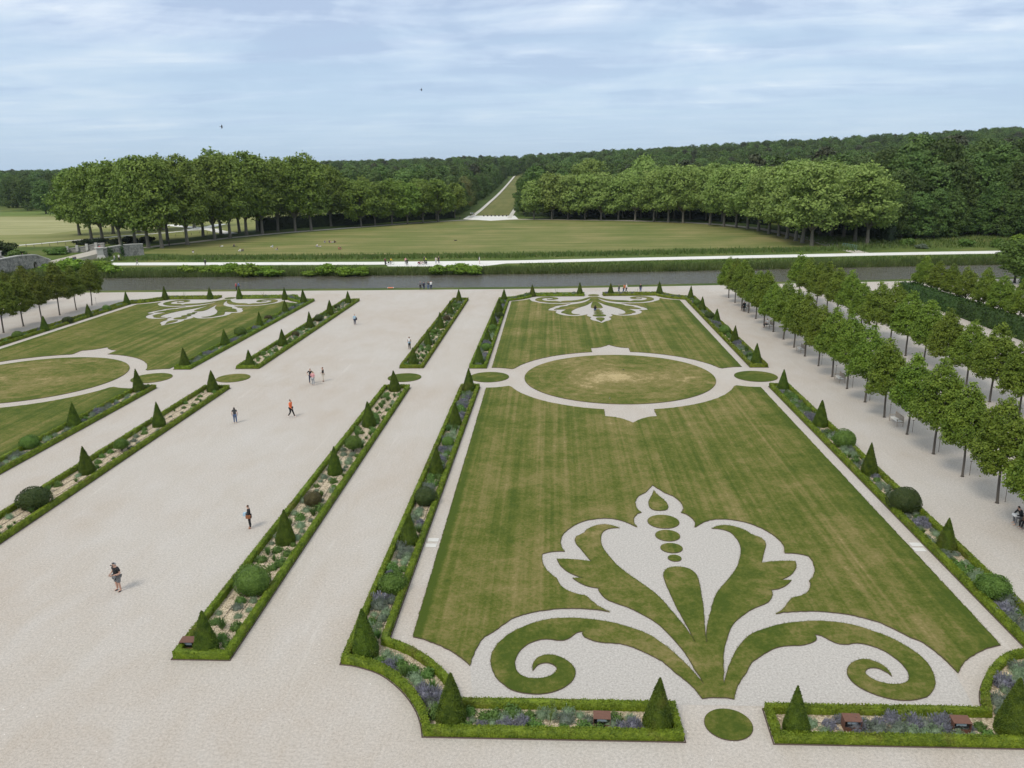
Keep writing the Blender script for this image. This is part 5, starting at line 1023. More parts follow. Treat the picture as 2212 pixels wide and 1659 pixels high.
def pose(nm):
    P, t = (0, 0, .93), (0, 0, 1); el = [(.27, .03, 1.14), (-.27, .03, 1.14)]; wr = [(.28, -.04, .89), (-.28, -.04, .89)]; kn = [(.105, -.01, .50), (-.105, -.01, .50)]; an = [(.12, .03, .085), (-.12, .03, .085)]; hd = (0, 0, 1)
    if nm == 'walk': kn = [(.1, -.13, .51), (-.1, .02, .49)]; an = [(.1, -.30, .09), (-.1, .30, .14)]; el = [(.25, .12, 1.15), (-.25, -.04, 1.13)]; wr = [(.25, .12, .91), (-.24, -.24, .96)]
    if nm == 'hips': el = [(.42, .1, 1.2), (-.42, .1, 1.2)]; wr = [(.21, -.05, 1.02), (-.21, -.05, 1.02)]; kn = [(.13, -.01, .5), (-.13, -.01, .5)]; an = [(.17, .03, .085), (-.15, .03, .085)]
    if nm == 'hold': el = [(.27, .02, 1.15), (-.27, .02, 1.15)]; wr = [(.10, -.22, 1.10), (-.08, -.24, 1.12)]; hd = (0, -.18, .98)
    if nm == 'shade': el = [(.40, -.12, 1.52), (-.28, .02, 1.15)]; wr = [(.15, -.16, 1.66), (-.05, -.2, 1.08)]
    if nm == 'photo': el = [(.26, -.12, 1.28), (-.26, -.12, 1.28)]; wr = [(.08, -.26, 1.52), (-.08, -.26, 1.52)]
    if nm == 'sit': P = (0, -.02, .52); t = (0, .05, 1); kn = [(.13, -.44, .52), (-.13, -.44, .52)]; an = [(.14, -.50, .085), (-.12, -.46, .085)]; el = [(.27, -.06, .78), (-.27, -.06, .78)]; wr = [(.08, -.30, .66), (-.10, -.30, .66)]; hd = (0, -.15, 1)
    if nm == 'bow': P = (0, -.02, .52); t = (0, -.35, .94); kn = [(.15, -.44, .52), (-.15, -.44, .52)]; an = [(.2, -.52, .085), (-.16, -.40, .085)]; el = [(.27, -.34, .74), (-.27, -.34, .74)]; wr = [(.08, -.50, .68), (-.06, -.50, .68)]; hd = (0, -.5, .8)
    if nm == 'floor': P = (0, 0, .11); t = (0, .12, 1); kn = [(.17, -.36, .42), (-.17, -.36, .42)]; an = [(.14, -.62, .09), (-.14, -.62, .09)]; el = [(.26, -.06, .38), (-.26, -.06, .38)]; wr = [(.12, -.32, .47), (-.12, -.32, .47)]
    if nm == 'lie': P = (0, 0, .12); t = (0, 1, .12); kn = [(.11, -.40, .26), (-.11, -.42, .15)]; an = [(.11, -.80, .09), (-.12, -.84, .09)]; el = [(.33, .22, .10), (-.33, .22, .10)]; wr = [(.30, -.02, .09), (-.30, -.02, .09)]; hd = (0, 1, .25)
    if nm == 'bike': el = [(.28, -.2, 1.2), (-.28, -.2, 1.2)]; wr = [(.24, -.42, 1.04), (-.24, -.42, 1.04)]; t = (0, -.15, .99)
    P, t, hd = np.array(P, float), unit(np.array(t, float)), unit(np.array(hd, float) if nm != 'stand' else np.array([0, 0, 1.0]))
    if nm in ('walk', 'hips', 'shade', 'photo', 'bike'): hd = t
    ch = P + t * .40; nb = P + t * .54; nk = nb + hd * .07; hm = nb + hd * .17 + np.array([0, -.01, 0]); ht = nb + hd * .285
    J = dict(P=P, W=P + t * .16, C=ch, NB=nb, NK=nk, HM=hm, HT=ht, SL=nb - t * .045 + np.array([.185, 0, 0]), SR=nb - t * .045 - np.array([.185, 0, 0]), EL=np.array(el[0]), ER=np.array(el[1]), WL=np.array(wr[0]), WR=np.array(wr[1]), HL=P + np.array([.095, 0, -.02]), HR=P + np.array([-.095, 0, -.02]), KL=np.array(kn[0]), KR=np.array(kn[1]), AL=np.array(an[0]), AR=np.array(an[1]))
    fwd = np.array([0, -1.0, 0]) if nm != 'lie' else np.array([0, -.5, .85])
    J['TL'] = J['AL'] + fwd * .16 - np.array([0, 0, .04]); J['TR'] = J['AR'] + fwd * .16 - np.array([0, 0, .04]); J['hd'] = hd; J['fw'] = unit(np.array([0, -1, 0]) - hd * np.dot(hd, [0, -1, 0])) if nm != 'lie' else np.array([0, 0, 1.0]); return J
RAD = dict(P=(.15, .115), W=(.135, .10), C=(.16, .115), NB=(.10, .075), NK=(.055, .055), HM=(.082, .098), HT=(.06, .07), SL=(.06,) * 2, SR=(.06,) * 2, EL=(.043,) * 2, ER=(.043,) * 2, WL=(.03,) * 2, WR=(.03,) * 2, HL=(.095, .1), HR=(.095, .1), KL=(.06,) * 2, KR=(.06,) * 2, AL=(.042,) * 2, AR=(.042,) * 2, TL=(.038, .03), TR=(.038, .03))
BODY_E = [('P', 'W'), ('W', 'C'), ('C', 'NB'), ('NB', 'NK'), ('NK', 'HM'), ('HM', 'HT'), ('NB', 'SL'), ('NB', 'SR'), ('SL', 'EL'), ('SR', 'ER'), ('EL', 'WL'), ('ER', 'WR'), ('P', 'HL'), ('P', 'HR'), ('HL', 'KL'), ('HR', 'KR'), ('KL', 'AL'), ('KR', 'AR'), ('AL', 'TL'), ('AR', 'TR')]
skin_jobs = {}
def skin_job(key, chains):
    """chains: list of (verts, radii, edges) islands in one mesh"""
    V, Rr, Ed, roots = [], [], [], []
    for vs, rr, es in chains: o = len(V); V += [tuple(map(float, v)) for v in vs]; Rr += rr; Ed += [(a + o, b + o) for a, b in es]; roots.append(o)
    me = bpy.data.meshes.new(key); me.from_pydata(V, Ed, []); o = bpy.data.objects.new(key, me); COL.objects.link(o); md = o.modifiers.new('s', 'SKIN'); md.use_smooth_shade = True
    sv = me.skin_vertices[0].data
    for i, r in enumerate(Rr): sv[i].radius = r; sv[i].use_root = i in roots
    ss = o.modifiers.new('u', 'SUBSURF'); ss.levels = 1; ss.render_levels = 1; skin_jobs[key] = o
def sub(J, names, edges, grow, extra=None):
    pos = {n: J[n] for n in names}; rad = {n: tuple(r + grow for r in RAD[n]) for n in names}
    if extra: 
        for n, p, r in extra: pos[n] = p; rad[n] = r
    ks = list(pos); return ([pos[k] for k in ks], [rad[k] for k in ks], [(ks.index(a), ks.index(b)) for a, b in edges])
def lerp(a, b, t): return a + (b - a) * t
POSES = ['stand', 'walk', 'hips', 'hold', 'shade', 'photo', 'sit', 'bow', 'floor', 'lie', 'bike']; JJ = {}
for pn in POSES:
    J = pose(pn); JJ[pn] = J; names = list(RAD); ch = [sub(J, names, BODY_E, 0)]
    for E_, W_, sx in (('EL', 'WL', 1), ('ER', 'WR', -1)):      # palms and five fingers
        d = unit(J[W_] - J[E_]); side = unit(np.cross(d, J['fw'])) if abs(np.dot(d, J['fw'])) < .9 else np.array([1.0, 0, 0]); up = np.cross(side, d); p0 = J[W_] + d * .07
        ch.append(([J[W_], p0], [(.026, .032), (.024, .036)], [(0, 1)]))
        for k, ln in enumerate((.065, .078, .074, .058)):
            b = p0 + side * (k - 1.5) * .019; ch.append(([b, b + d * ln * .55 + up * .004, b + d * ln * .95 + up * .022], [(.009,) * 2, (.0085,) * 2, (.007,) * 2], [(0, 1), (1, 2)]))
        b = J[W_] + d * .03 + side * .03 * sx; ch.append(([b, b + side * .03 * sx + d * .03, b + side * .035 * sx + d * .06], [(.011,) * 2, (.010,) * 2, (.008,) * 2], [(0, 1), (1, 2)]))
    b = J['HM'] + J['fw'] * .085; ch.append(([b + J['hd'] * .02, b + J['fw'] * .022 - J['hd'] * .02], [(.012, .012), (.016, .014)], [(0, 1)]))   # nose
    for sx in (1, -1): b = J['HM'] + np.array([sx * .083, 0, 0]); ch.append(([b + J['hd'] * .03, b - J['hd'] * .025], [(.012, .018), (.009, .012)], [(0, 1)]))
    skin_job(pn + '_body', ch)
    hem = lerp(J['P'], J['W'], -.15)
    for kind, (ta, grow) in {'short': (.62, .022), 'long': (1, .024), 'none': (.12, .016)}.items():
        ex = [('hem', hem, (.165, .13)), ('WA', J['W'], (.158, .125)), ('CH', J['C'], (.175, .132)), ('NBb', J['NB'], (.10, .085)), ('sl', J['SL'], (.076,) * 2), ('sr', J['SR'], (.076,) * 2), ('el', lerp(J['SL'], J['EL'], ta), (.066 if kind != 'long' else .060,) * 2), ('er', lerp(J['SR'], J['ER'], ta), (.066 if kind != 'long' else .060,) * 2)]; ed = [('hem', 'WA'), ('WA', 'CH'), ('CH', 'NBb'), ('NBb', 'sl'), ('NBb', 'sr'), ('sl', 'el'), ('sr', 'er')]
        if kind == 'long': ex += [('wl', lerp(J['EL'], J['WL'], .95), (.046,) * 2), ('wr', lerp(J['ER'], J['WR'], .95), (.046,) * 2)]; ed += [('el', 'wl'), ('er', 'wr')]
        skin_job(pn + '_top_' + kind, [sub(J, [], ed, 0, ex)])
    for kind, tk in {'trousers': 1, 'shorts': 0}.items():
        ex = [('p', J['P'] + unit(J['W'] - J['P']) * .02, (.165, .13)), ('hl', J['HL'], (.115, .118)), ('hr', J['HR'], (.115, .118)), ('kl', J['KL'] if tk else lerp(J['HL'], J['KL'], .95), (.078 if tk else .098,) * 2), ('kr', J['KR'] if tk else lerp(J['HR'], J['KR'], .95), (.078 if tk else .098,) * 2)]; ed = [('p', 'hl'), ('p', 'hr'), ('hl', 'kl'), ('hr', 'kr')]
        if tk: ex += [('al', J['AL'] + (J['KL'] - J['AL']) * .06, (.062,) * 2), ('ar', J['AR'] + (J['KR'] - J['AR']) * .06, (.062,) * 2)]; ed += [('kl', 'al'), ('kr', 'ar')]
        skin_job(pn + '_' + kind, [sub(J, [], ed, 0, ex)])
    skin_job(pn + '_shoes', [([J[a] + np.array([0, .02, -.03]), J[t_]], [(.052, .048), (.05, .036)], [(0, 1)]) for a, t_ in (('AL', 'TL'), ('AR', 'TR'))])
    skin_job(pn + '_hair', [([J['HM'] - J['fw'] * .035 - J['hd'] * .05, J['HM'] - J['fw'] * .03 + J['hd'] * .03, J['HT'] - J['fw'] * .01 + J['hd'] * .005], [(.075, .06), (.094, .088), (.072, .078)], [(0, 1), (1, 2)])])
    skin_job(pn + '_longhair', [([J['HM'] - J['fw'] * .08 - J['hd'] * .30, J['HM'] - J['fw'] * .06 - J['hd'] * .10, J['HM'] - J['fw'] * .03 + J['hd'] * .03, J['HT'] - J['fw'] * .01 + J['hd'] * .005], [(.07, .035), (.095, .06), (.096, .088), (.072, .078)], [(0, 1), (1, 2), (2, 3)])])
    skin_job(pn + '_cap', [([J['HM'] + J['hd'] * .055, J['HT'] + J['hd'] * .01], [(.098, .108), (.075, .085)], [(0, 1)]), ([J['HM'] + J['hd'] * .06 + J['fw'] * .09, J['HM'] + J['hd'] * .05 + J['fw'] * .17], [(.07, .012), (.055, .010)], [(0, 1)])])
bpy.context.view_layer.update(); dg = bpy.context.evaluated_depsgraph_get(); PM = {}
for k, o in skin_jobs.items():
    me = bpy.data.meshes.new_from_object(o.evaluated_get(dg)); me.name = k.split('_', 1)[1]; me.materials.clear(); me.materials.append(M['c_grey']); PM[k] = me
for o in skin_jobs.values():
    m0 = o.data; bpy.data.objects.remove(o); bpy.data.meshes.remove(m0)
def eyes_mesh(J):
    mb = MB()
    for sx in (1, -1): c = J['HM'] + J['fw'] * .092 + np.array([sx * .03, 0, 0]) + J['hd'] * .012; mb.box(c, (.02, .012, .01))
    c = J['HM'] + J['fw'] * .096 - J['hd'] * .055; mb.box(c, (.045, .01, .01)); return mb.mesh('face_marks')
EYES = {pn: eyes_mesh(JJ[pn]) for pn in POSES}
def skirt(J, top, low, mat, root):
    n = 16; V = []
    for z, r in ((1.02, .15), (.85, .20), (low, .27)):
        for k in range(n): V.append((r * math.cos(k * 2 * math.pi / n), r * .8 * math.sin(k * 2 * math.pi / n), z))
    mb = MB(); mb.add(V, [(i * n + k, i * n + (k + 1) % n, (i + 1) * n + (k + 1) % n, (i + 1) * n + k) for i in range(2) for k in range(n)]); obj('skirt', mb.mesh('skirt'), M[mat], root)
def person(x, y, face, pn, h, top, bottom, label, z=0.0, sleeve='short', legs='trousers', hair='hair_brown', shoes='c_charcoal', long=False, cap=None, skin='skin_a', group=None):
    s = h / 1.755; root = thing('person', label, 'person', (x, y, z), face, group, s)
    def p(k, nm, mt): return obj(nm, PM[pn + '_' + k], M[mt], root, over=True)
    b = p('body', 'body', skin); obj('face_marks', EYES[pn], M['hair_dark'], root); p('top_' + sleeve, {'short': 'shirt', 'long': 'jacket', 'none': 'vest'}[sleeve], top)
    if legs == 'skirt': skirt(JJ[pn], 0, .45, bottom, root)
    else: p(legs, legs, bottom)
    p('shoes', 'shoes', shoes); p('longhair' if long else 'hair', 'hair', hair)
    if cap: p('cap', 'cap', cap)
    return root
LF, RT, AW, TO = -math.pi / 2, math.pi / 2, math.pi, 0.0
def at(px, py, *a, **k): x, y = G(px, py, k.get('z', 0.0)); return person(x, y, *a, **k)
at(257, 1276, TO - .5, 'hold', 1.86, 'c_black', 'c_grey', 'man in black polo, grey shorts and dark cap on the central walk', legs='shorts', shoes='c_charcoal', hair='hair_grey', cap='c_charcoal').scale = (1.32, 1.30, 1.06)
at(541, 1141, LF + .3, 'hold', 1.74, 'c_black', 'c_black', 'man in black coat holding papers, with a brown bag', sleeve='long', hair='hair_brown', shoes='c_brownbag')
at(630, 901, RT - .3, 'walk', 1.84, 'c_orange', 'c_black', 'person in bright orange jacket striding across the gravel', sleeve='long', hair='hair_dark', shoes='c_white')
at(509, 914, AW + .3, 'stand', 1.62, 'c_charcoal', 'c_jeans', 'long haired person in dark top and jeans seen from behind', sleeve='short', hair='hair_dark', long=True, shoes='c_cream')
at(672, 829, TO, 'hips', 1.80, 'c_black', 'c_navy', 'person in black shirt standing hands on hips behind the pink one', shoes='c_white', hair='hair_dark')
at(677, 832.5, AW - .2, 'hold', 1.66, 'c_pink', 'c_palegrey', 'fair haired person in pink top and pale grey trousers', sleeve='long', hair='hair_fair', shoes='c_white')
at(699, 824, LF + .5, 'shade', 1.72, 'c_black', 'c_cream', 'person in black top and white trousers shading the eyes', hair='hair_brown', shoes='c_black')
at(767, 702, TO - .1, 'stand', 1.72, 'c_lightblue', 'c_navy', 'person in pale top and open blue jacket on the far gravel walk', sleeve='long', hair='hair_dark')
at(885, 754, TO - .4, 'hold', 1.72, 'c_white', 'c_black', 'person in white vest with jacket round the waist beside the bed', sleeve='none', hair='hair_brown', long=True, skin='skin_b')
for a in [(908.5, 626, AW, 'stand', 1.80, 'c_grey', 'c_black', 'person in grey hooded jacket, leftmost of four at the river'), (916, 626, AW, 'hold', 1.62, 'c_navy', 'c_navy', 'short person in dark blue with a bag, second of four at the river'), (925.5, 626, AW, 'photo', 1.72, 'c_charcoal', 'c_jeans', 'person in dark top and jeans, third of four at the river')]: at(*a, sleeve='long', hair='hair_brown')
at(931.5, 626, AW, 'photo', 1.82, 'c_white', 'c_navy', 'person in white shirt and dark jeans, rightmost of four at the river', hair='hair_brown')
at(511, 628, RT, 'stand', 1.65, 'c_red', 'c_black', 'person in red beside the river behind the left far hedge', sleeve='long', hair='hair_dark'); at(516.5, 627.5, RT + .4, 'hold', 1.74, 'c_blue', 'c_navy', 'person in blue jacket beside the one in red at the river', sleeve='long')
at(1337, 633.5, LF, 'walk', 1.68, 'c_charcoal', 'c_jeans', 'person in dark jacket and jeans walking behind the far hedge, leftmost', sleeve='long', hair='hair_dark'); at(1347, 634, LF, 'walk', 1.7, 'c_tan', 'c_jeans', 'person in brown with orange backpack walking behind the far hedge', sleeve='long', hair='hair_fair'); at(1353, 633, LF, 'walk', 1.8, 'c_white', 'c_grey', 'person in white jacket walking behind the far hedge', sleeve='long', hair='hair_grey'); at(1383.5, 633, TO + .3, 'stand', 1.78, 'c_black', 'c_jeans', 'person in black with jeans standing alone behind the far hedge', sleeve='long', shoes='c_white', hair='hair_dark')
x, y = G(1285.5, 671); person(x, y, AW, 'floor', 1.7, 'c_black', 'c_jeans', 'dark haired person sitting on the ground in the far ornament', 0.06, hair='hair_dark', long=True)
person(31.75, 132.7, LF, 'sit', 1.72, 'c_teal', 'c_black', 'person in turquoise sitting on the far bench', 0, sleeve='long', hair='hair_grey'); at(1607, 674, AW + .2, 'stand', 1.78, 'c_black', 'c_black', 'person in black standing beside the person in turquoise', sleeve='long', hair='hair_grey')
person(31.8, 118.4, LF + .1, 'sit', 1.72, 'c_white', 'c_charcoal', 'person in white top and dark hat sitting on an alley bench', 0, hair='hair_dark', cap='c_black')
person(31.55, 51.15, LF, 'bow', 1.8, 'c_black', 'c_grey', 'person in black jacket with white bag bowing forward on the bench', 0, sleeve='long', hair='hair_dark', shoes='c_cream'); person(31.6, 50.55, LF + .1, 'sit', 1.74, 'c_tan', 'c_black', 'person in brown jacket in the middle of the bench', 0, sleeve='long', hair='hair_brown', shoes='c_white', skin='skin_b'); person(31.6, 49.95, LF, 'bow', 1.66, 'c_maroon', 'c_maroon', 'long haired person in dark red on the bench', 0, sleeve='short', legs='shorts', hair='hair_dark', long=True, shoes='c_white')
# on the towpath
at(832.7, 572.5, AW + .3, 'bike', 1.75, 'c_maroon', 'c_charcoal', 'cyclist in maroon jacket and white helmet on the towpath', z=.04, sleeve='long', cap='c_white'); at(844.4, 571.5, RT, 'bike', 1.75, 'c_yellow', 'c_black', 'cyclist in yellow jacket on the towpath', z=.04, sleeve='long', cap='c_black'); at(876.4, 571, TO, 'stand', 1.72, 'c_pink', 'c_grey', 'person in salmon shirt standing on the towpath', z=.04); at(880, 574, AW, 'hips', 1.78, 'c_black', 'c_black', 'person all in black standing on the towpath', z=.04, sleeve='long', hair='hair_brown')
at(916.5, 569.5, RT, 'hold', 1.8, 'c_charcoal', 'c_black', 'cyclist in dark clothes and white helmet beside the one in lime', z=.04, sleeve='long', cap='c_white'); at(920.8, 570.5, LF, 'bike', 1.76, 'c_lime', 'c_black', 'cyclist in lime yellow vest on the towpath', z=.04, sleeve='short'); at(942, 570, TO, 'stand', 1.72, 'c_cream', 'c_palegrey', 'person in beige behind the bank shrubs', z=.04, hair='hair_brown'); at(948, 569, TO, 'stand', 1.78, 'c_black', 'c_charcoal', 'person in black top behind the bank shrubs', z=.04); at(1036, 570, RT, 'stand', 1.78, 'c_white', 'c_cream', 'person in white with black backpack on the towpath', z=.04, legs='shorts', hair='hair_grey')
at(248, 564, LF, 'hold', 1.7, 'c_white', 'c_palegrey', 'person in white bending beside a small dog near the bridge', z=.0, hair='hair_brown'); at(258, 564, TO, 'stand', 1.8, 'c_white', 'c_black', 'person in white shirt and black trousers near the bridge arch', hair='hair_grey'); at(297, 573, LF, 'walk', 1.75, 'c_black', 'c_palegrey', 'person in black top and pale trousers walking on the left towpath', z=.04, hair='hair_dark'); at(444, 574.5, AW, 'stand', 1.8, 'c_charcoal', 'c_black', 'person in dark hooded coat on the towpath', z=.04, sleeve='long', hair='hair_grey')
at(160, 567.5, AW, 'walk', 1.74, 'c_navy', 'c_jeans', 'left person of the couple walking towards the ramp', z=.04, sleeve='long', hair='hair_dark'); at(164, 567, AW, 'walk', 1.78, 'c_charcoal', 'c_jeans', 'right person of the couple walking towards the ramp', z=.04, sleeve='long', hair='hair_brown')
for i, (yy, c, l) in enumerate([(200.2, 'c_navy', 'person in dark blue on the left bridge by the pillar'), (202.4, 'c_black', 'person in black on the left bridge'), (203.2, 'c_white', 'person in white on the left bridge'), (204.6, 'c_grey', 'person in grey on the left bridge, nearest its end')]):
    person(-135.6, yy, RT + i, 'stand', 1.75, c, 'c_charcoal', l, [2.15, 1.95, 1.78, 1.45][i], sleeve='long', hair='hair_dark')
x, y = G(216.5, 543, 1.5); person(x, y, TO, 'bike', 1.76, 'c_red', 'c_navy', 'person in red pushing a bicycle over the stone bridge', 1.5, sleeve='long', hair='hair_dark')
# on the meadow
for a in [(589, 534.5, 'floor', 'c_lightblue', 'c_white', 'person in pale blue sitting on the meadow, left group'), (599, 540, 'floor', 'c_charcoal', 'c_palegrey', 'person in dark top sitting on the meadow below the pale blue one'), (702, 524.5, 'floor', 'c_charcoal', 'c_palegrey', 'person in dark top with pale hat in the big meadow group'), (712, 524, 'floor', 'c_black', 'c_grey', 'person in black sitting second in the big meadow group'), (717, 524, 'lie', 'c_pink', 'c_palegrey', 'person in pink lying in the big meadow group'), (722.5, 524, 'floor', 'c_black', 'c_black', 'person all in black at the right of the big meadow group'), (685.5, 533, 'floor', 'c_white', 'c_palegrey', 'person in white sitting on the meadow, middle pair'), (690.5, 533.5, 'lie', 'c_white', 'c_cream', 'person in white lying on the meadow, middle pair'), (732, 539, 'floor', 'c_red', 'c_tan', 'person in red sitting on the meadow, nearest pair'), (735.5, 538.5, 'floor', 'c_black', 'c_tan', 'person in black sitting on the meadow, nearest pair'), (983.5, 520, 'lie', 'c_black', 'c_black', 'person in black lying alone far out on the meadow'), (478, 532.5, 'lie', 'c_black', 'c_white', 'person lying in the shade of the left grove'), (506, 532.5, 'floor', 'c_charcoal', 'c_navy', 'person sitting beside a bicycle on the meadow'), (519, 543, 'floor', 'c_white', 'c_white', 'person in white sitting on the near meadow edge'), (525, 542.5, 'floor', 'c_black', 'c_grey', 'person in black sitting on the near meadow edge'), (417.5, 546, 'floor', 'c_black', 'c_white', 'person in black top and white skirt sitting by the tall grass')]:
    at(a[0], a[1], rng.uniform(-1.6, 1.6), a[2], 1.75, a[3], a[4], a[5], z=.03, hair=random.choice(['hair_dark', 'hair_brown', 'hair_fair']))
at(366, 533, AW, 'stand', 1.75, 'c_black', 'c_black', 'dark figure standing under the left plane trees', z=.03, sleeve='long', hair='hair_dark')
for i, (px, c) in enumerate([(1017, 'c_white'), (1020.5, 'c_lightblue'), (1024, 'c_palegrey')]): at(px, 466.5, AW, 'stand', 1.78, c, 'c_charcoal', '%s pale figure from the left at the start of the avenue path' % ordn(i), z=.06, group='people at the avenue start')
at(994, 475, LF, 'walk', 1.75, 'c_black', 'c_charcoal', 'dark figure on the path at the foot of the left hedge', z=.05, sleeve='long')
# carried things
def carried(name, label, cat, loc, dims, mat, bev=.03): setp(obj(name, MB().box((0, 0, 0), dims).mesh(name, bev), M[mat], None, loc), label, cat)
def near(px, py, dx, dy, z): x, y = G(px, py); return (x + dx, y + dy, z)
carried('shoulder_bag', 'brown shoulder bag of the man in black coat', 'bag', near(541, 1141, .02, -.22, .95), (.34, .14, .26), 'c_brownbag'); carried('folded_paper', 'folded white papers held by the man in black coat', 'paper', near(541, 1141, -.26, -.06, 1.08), (.20, .22, .22), 'c_lightblue', .004)
carried('backpack', 'orange backpack of the walker in brown behind the far hedge', 'backpack', near(1347, 634, .22, 0, 1.3), (.2, .34, .5), 'c_orange'); carried('backpack', 'black backpack of the person in white on the towpath', 'backpack', near(1036, 570, -.26, 0, 1.3), (.24, .34, .5), 'c_black')
carried('white_bag', 'white bag on the lap of the bowing person on the bench', 'bag', (31.1, 51.15, .68), (.34, .4, .16), 'c_white'); carried('small_bag', 'dark bag carried by the short person in dark blue at the river', 'bag', near(916, 626, -.1, -.2, 1.0), (.3, .16, .34), 'c_black'); carried('dark_jacket', 'dark jacket over the arm of the person in pale blue', 'jacket', near(767, 702, .3, -.08, 1.0), (.2, .3, .4), 'c_charcoal', .05)
carried('waist_jacket', 'blue green jacket tied at the waist of the person in white vest', 'jacket', near(885, 754, 0, -.02, .95), (.38, .32, .3), 'c_lightblue', .07)
# a small white dog
dg_ = thing('small_dog', 'small white dog on the grass near the stone bridge', 'dog', (*G(242.5, 565), 0), .3)
skm = MB(); skm.tube([(-.25, 0, .26), (-.1, 0, .27), (.12, 0, .29), (.22, 0, .34), (.30, 0, .42), (.40, 0, .40)], [.07, .10, .11, .08, .08, .04], 8)
for lx in (-.2, .14):
    for ly in (-.07, .07): skm.tube([(lx, ly, .26), (lx - .02, ly, .14), (lx + .02, ly, .0)], [.05, .03, .03], 6)
skm.tube([(-.25, 0, .3), (-.36, 0, .42)], [.03, .015], 5); obj('body', skm.mesh('body', 0, True), M['c_white'], dg_)
# bicycles
def torus(mb, c, r, w, n=20):
    mb.tube([(c[0] + r * math.cos(k * 2 * math.pi / n), c[1], c[2] + r * math.sin(k * 2 * math.pi / n)) for k in range(n + 1)], w, 5, False)
def bike_parts():
    out = []
    for x in (-.52, .52):
        m1 = MB(); torus(m1, (x, 0, .35), .33, .022); m2 = MB()
        for k in range(6): a = k * math.pi / 6; m2.tube([(x - .32 * math.cos(a), 0, .35 - .32 * math.sin(a)), (x + .32 * math.cos(a), 0, .35 + .32 * math.sin(a))], .004, 3)
        out.append((m1.mesh('tyre'), m2.mesh('spokes')))
    f = MB(); 
    for a, b in (((-.52, 0, .35), (-.05, 0, .30)), ((-.52, 0, .35), (-.18, 0, .80)), ((-.05, 0, .30), (-.2, 0, .88)), ((-.05, 0, .30), (.36, 0, .78)), ((-.18, 0, .78), (.34, 0, .86)), ((.32, 0, .95), (.52, 0, .35))): f.tube([a, b], .02, 6)
    hb = MB(); hb.tube([(.32, 0, .93), (.30, 0, 1.02)], .018, 5); hb.tube([(.2, -.28, 1.02), (.34, 0, 1.03), (.2, .28, 1.02)], .016, 5)
    return out, f.mesh('frame'), hb.mesh('handlebar'), MB().box((-.22, 0, .92), (.26, .14, .06), 0, .8).mesh('saddle', .01), MB().box((-.55, -.16, .55), (.32, .12, .34)).mesh('pannier', .02), MB().box((-.55, .16, .55), (.32, .12, .34)).mesh('pannier', .02)
BK = bike_parts()
def bike(px, py, rz, colr, label, pann='c_black', z=.04, tilt=0.0):
    x, y = G(px, py, z); root = thing('bicycle', label, 'bicycle', (x, y, z), rz, 'bicycles by the river'); root.rotation_euler = (tilt, 0, rz)
    for ty, sp in BK[0]: w = obj('wheel', ty, M['c_black'], root); obj('spokes', sp, M['grey_metal'], w)
    obj('frame', BK[1], M[colr], root, over=True); obj('handlebar', BK[2], M['black_metal'], root); obj('saddle', BK[3], M['c_black'], root)
    if pann: obj('pannier', BK[4], M[pann], root, over=True); obj('pannier', BK[5], M[pann], root, over=True)
bike(833.2, 573, 1.9, 'c_charcoal', 'dark touring bicycle seen end on beside the maroon cyclist'); bike(844.4, 571.8, 0.05, 'c_palegrey', 'pale touring bicycle with black panniers beside the yellow cyclist'); bike(911, 572.8, .1, 'c_red', 'red touring bicycle with maroon panniers on the towpath', 'c_maroon'); bike(909, 572, -.2, 'c_maroon', 'maroon touring bicycle leaning behind the red one', 'c_maroon'); bike(919.6, 571.2, 2.0, 'c_charcoal', 'dark bicycle held by the cyclist in lime'); bike(507.5, 533, .4, 'c_charcoal', 'bicycle lying on the meadow by the grove shade', None, .12, 1.3); bike(217.5, 543, 1.4, 'c_red', 'red bicycle pushed over the stone bridge', None, 1.5)
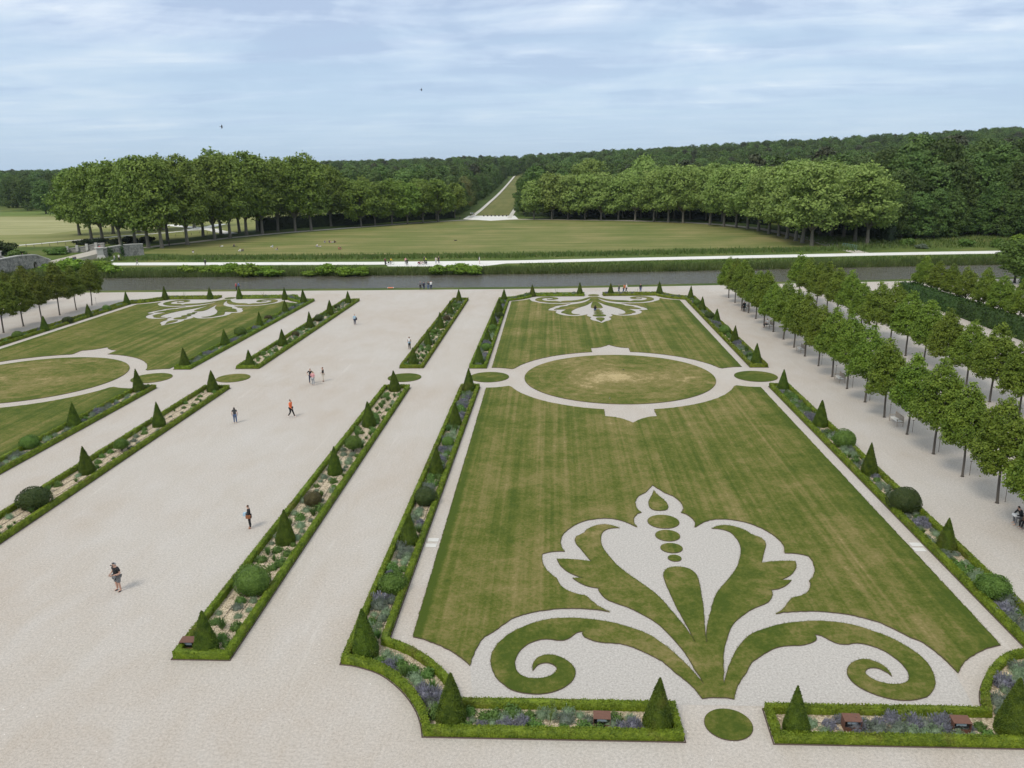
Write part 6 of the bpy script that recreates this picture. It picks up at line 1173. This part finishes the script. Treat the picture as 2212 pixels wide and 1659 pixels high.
# birds
def bird(loc, span, rz, bank, label, white=False):
    root = thing('flying_bird', label, 'bird', loc, rz, 'birds in flight', span * .6); root.rotation_euler = (bank, .1, rz)
    mb = MB(); mb.tube([(-.28, 0, 0), (-.12, 0, 0), (.1, 0, .01), (.2, 0, .02), (.27, 0, .02)], [.015, .05, .06, .045, .008], 7); b = obj('body', mb.mesh('body', 0, True), M['bird_white' if white else 'bird_dark'], root)
    for s in (-1, 1):
        mb = MB(); P = [(.14, s * .04, .03), (.17, s * .22, .06), (.02, s * .5, .05), (-.04, s * .3, .05), (-.08, s * .05, .02)]; V = P + [(a, c, d - .012) for a, c, d in P]; mb.add(V, [(0, 1, 2, 3, 4), (9, 8, 7, 6, 5)] + [(i, (i + 1) % 5, 5 + (i + 1) % 5, 5 + i) for i in range(5)]); obj('wing', mb.mesh('wing'), M['bird_dark'], root)
    mb = MB(); mb.add([(-.24, -.02, 0), (-.24, .02, 0), (-.42, .08, 0), (-.36, 0, 0), (-.42, -.08, 0)], [(0, 1, 2, 3, 4)]); mb.add([(-.24, -.02, -.008), (-.24, .02, -.008), (-.42, .08, -.008), (-.36, 0, -.008), (-.42, -.08, -.008)], [(4, 3, 2, 1, 0)]); obj('tail', mb.mesh('tail'), M['bird_dark'], root)
bird(ray(478.5, 274, 85), .85, .5, 1.0, 'dark swift gliding low in the sky at the left'); bird(ray(910, 194, 90), .75, .3, .9, 'dark swift gliding in the middle of the sky'); bird(ray(821.5, 123, 110), .4, 1.0, .4, 'tiny distant bird high in the sky'); bird(ray(1317, 860, 48), .42, 1.3, 1.1, 'swallow with white rump flying over the round lawn front', True); bird(ray(1347, 799, 60), .42, .2, .2, 'dark swallow flying over the dry middle of the round lawn')

def fringe():
    pts = []
    for ring, z in ((nl, .06), (orn, .055), (drop, .055)):
        P = resample(ring, .05); P = P[P[:, 1] < 62]; P = np.repeat(P, 2, 0) + rng.normal(0, .022, (2 * len(P), 2)); pts.append(np.c_[P, np.full(len(P), z)])
    blades('turf_fringe', np.concatenate(pts), .055, .016, 'turf_blade', 'ragged grass blades along the cut edges of the near lawn', .9)
leafmat('turf_blade', (0.06, 0.09, 0.012), (0.12, 0.14, 0.024), (0.22, 0.18, 0.07), 0.2, 1.0, 0.0)
fringe()

# ------------------------------------------------------------------ air
def haze():
    m = bpy.data.materials.new('haze'); m.use_nodes = True; t = m.node_tree; t.nodes.clear(); o = N(t, 'ShaderNodeOutputMaterial'); v = N(t, 'ShaderNodeVolumePrincipled'); t.links.new(v.outputs[0], o.inputs['Volume'])
    v.inputs['Color'].default_value = (0.80, 0.90, 1.0, 1); v.inputs['Density'].default_value = 0.00005; v.inputs['Anisotropy'].default_value = 0.2
    mb = MB(); mb.box((0, 3900, 30), (5400, 8600, 140)); setp(obj('haze', mb.mesh('haze'), m), 'thin pale air over the whole garden and forest', 'haze', None, 'stuff')
haze()
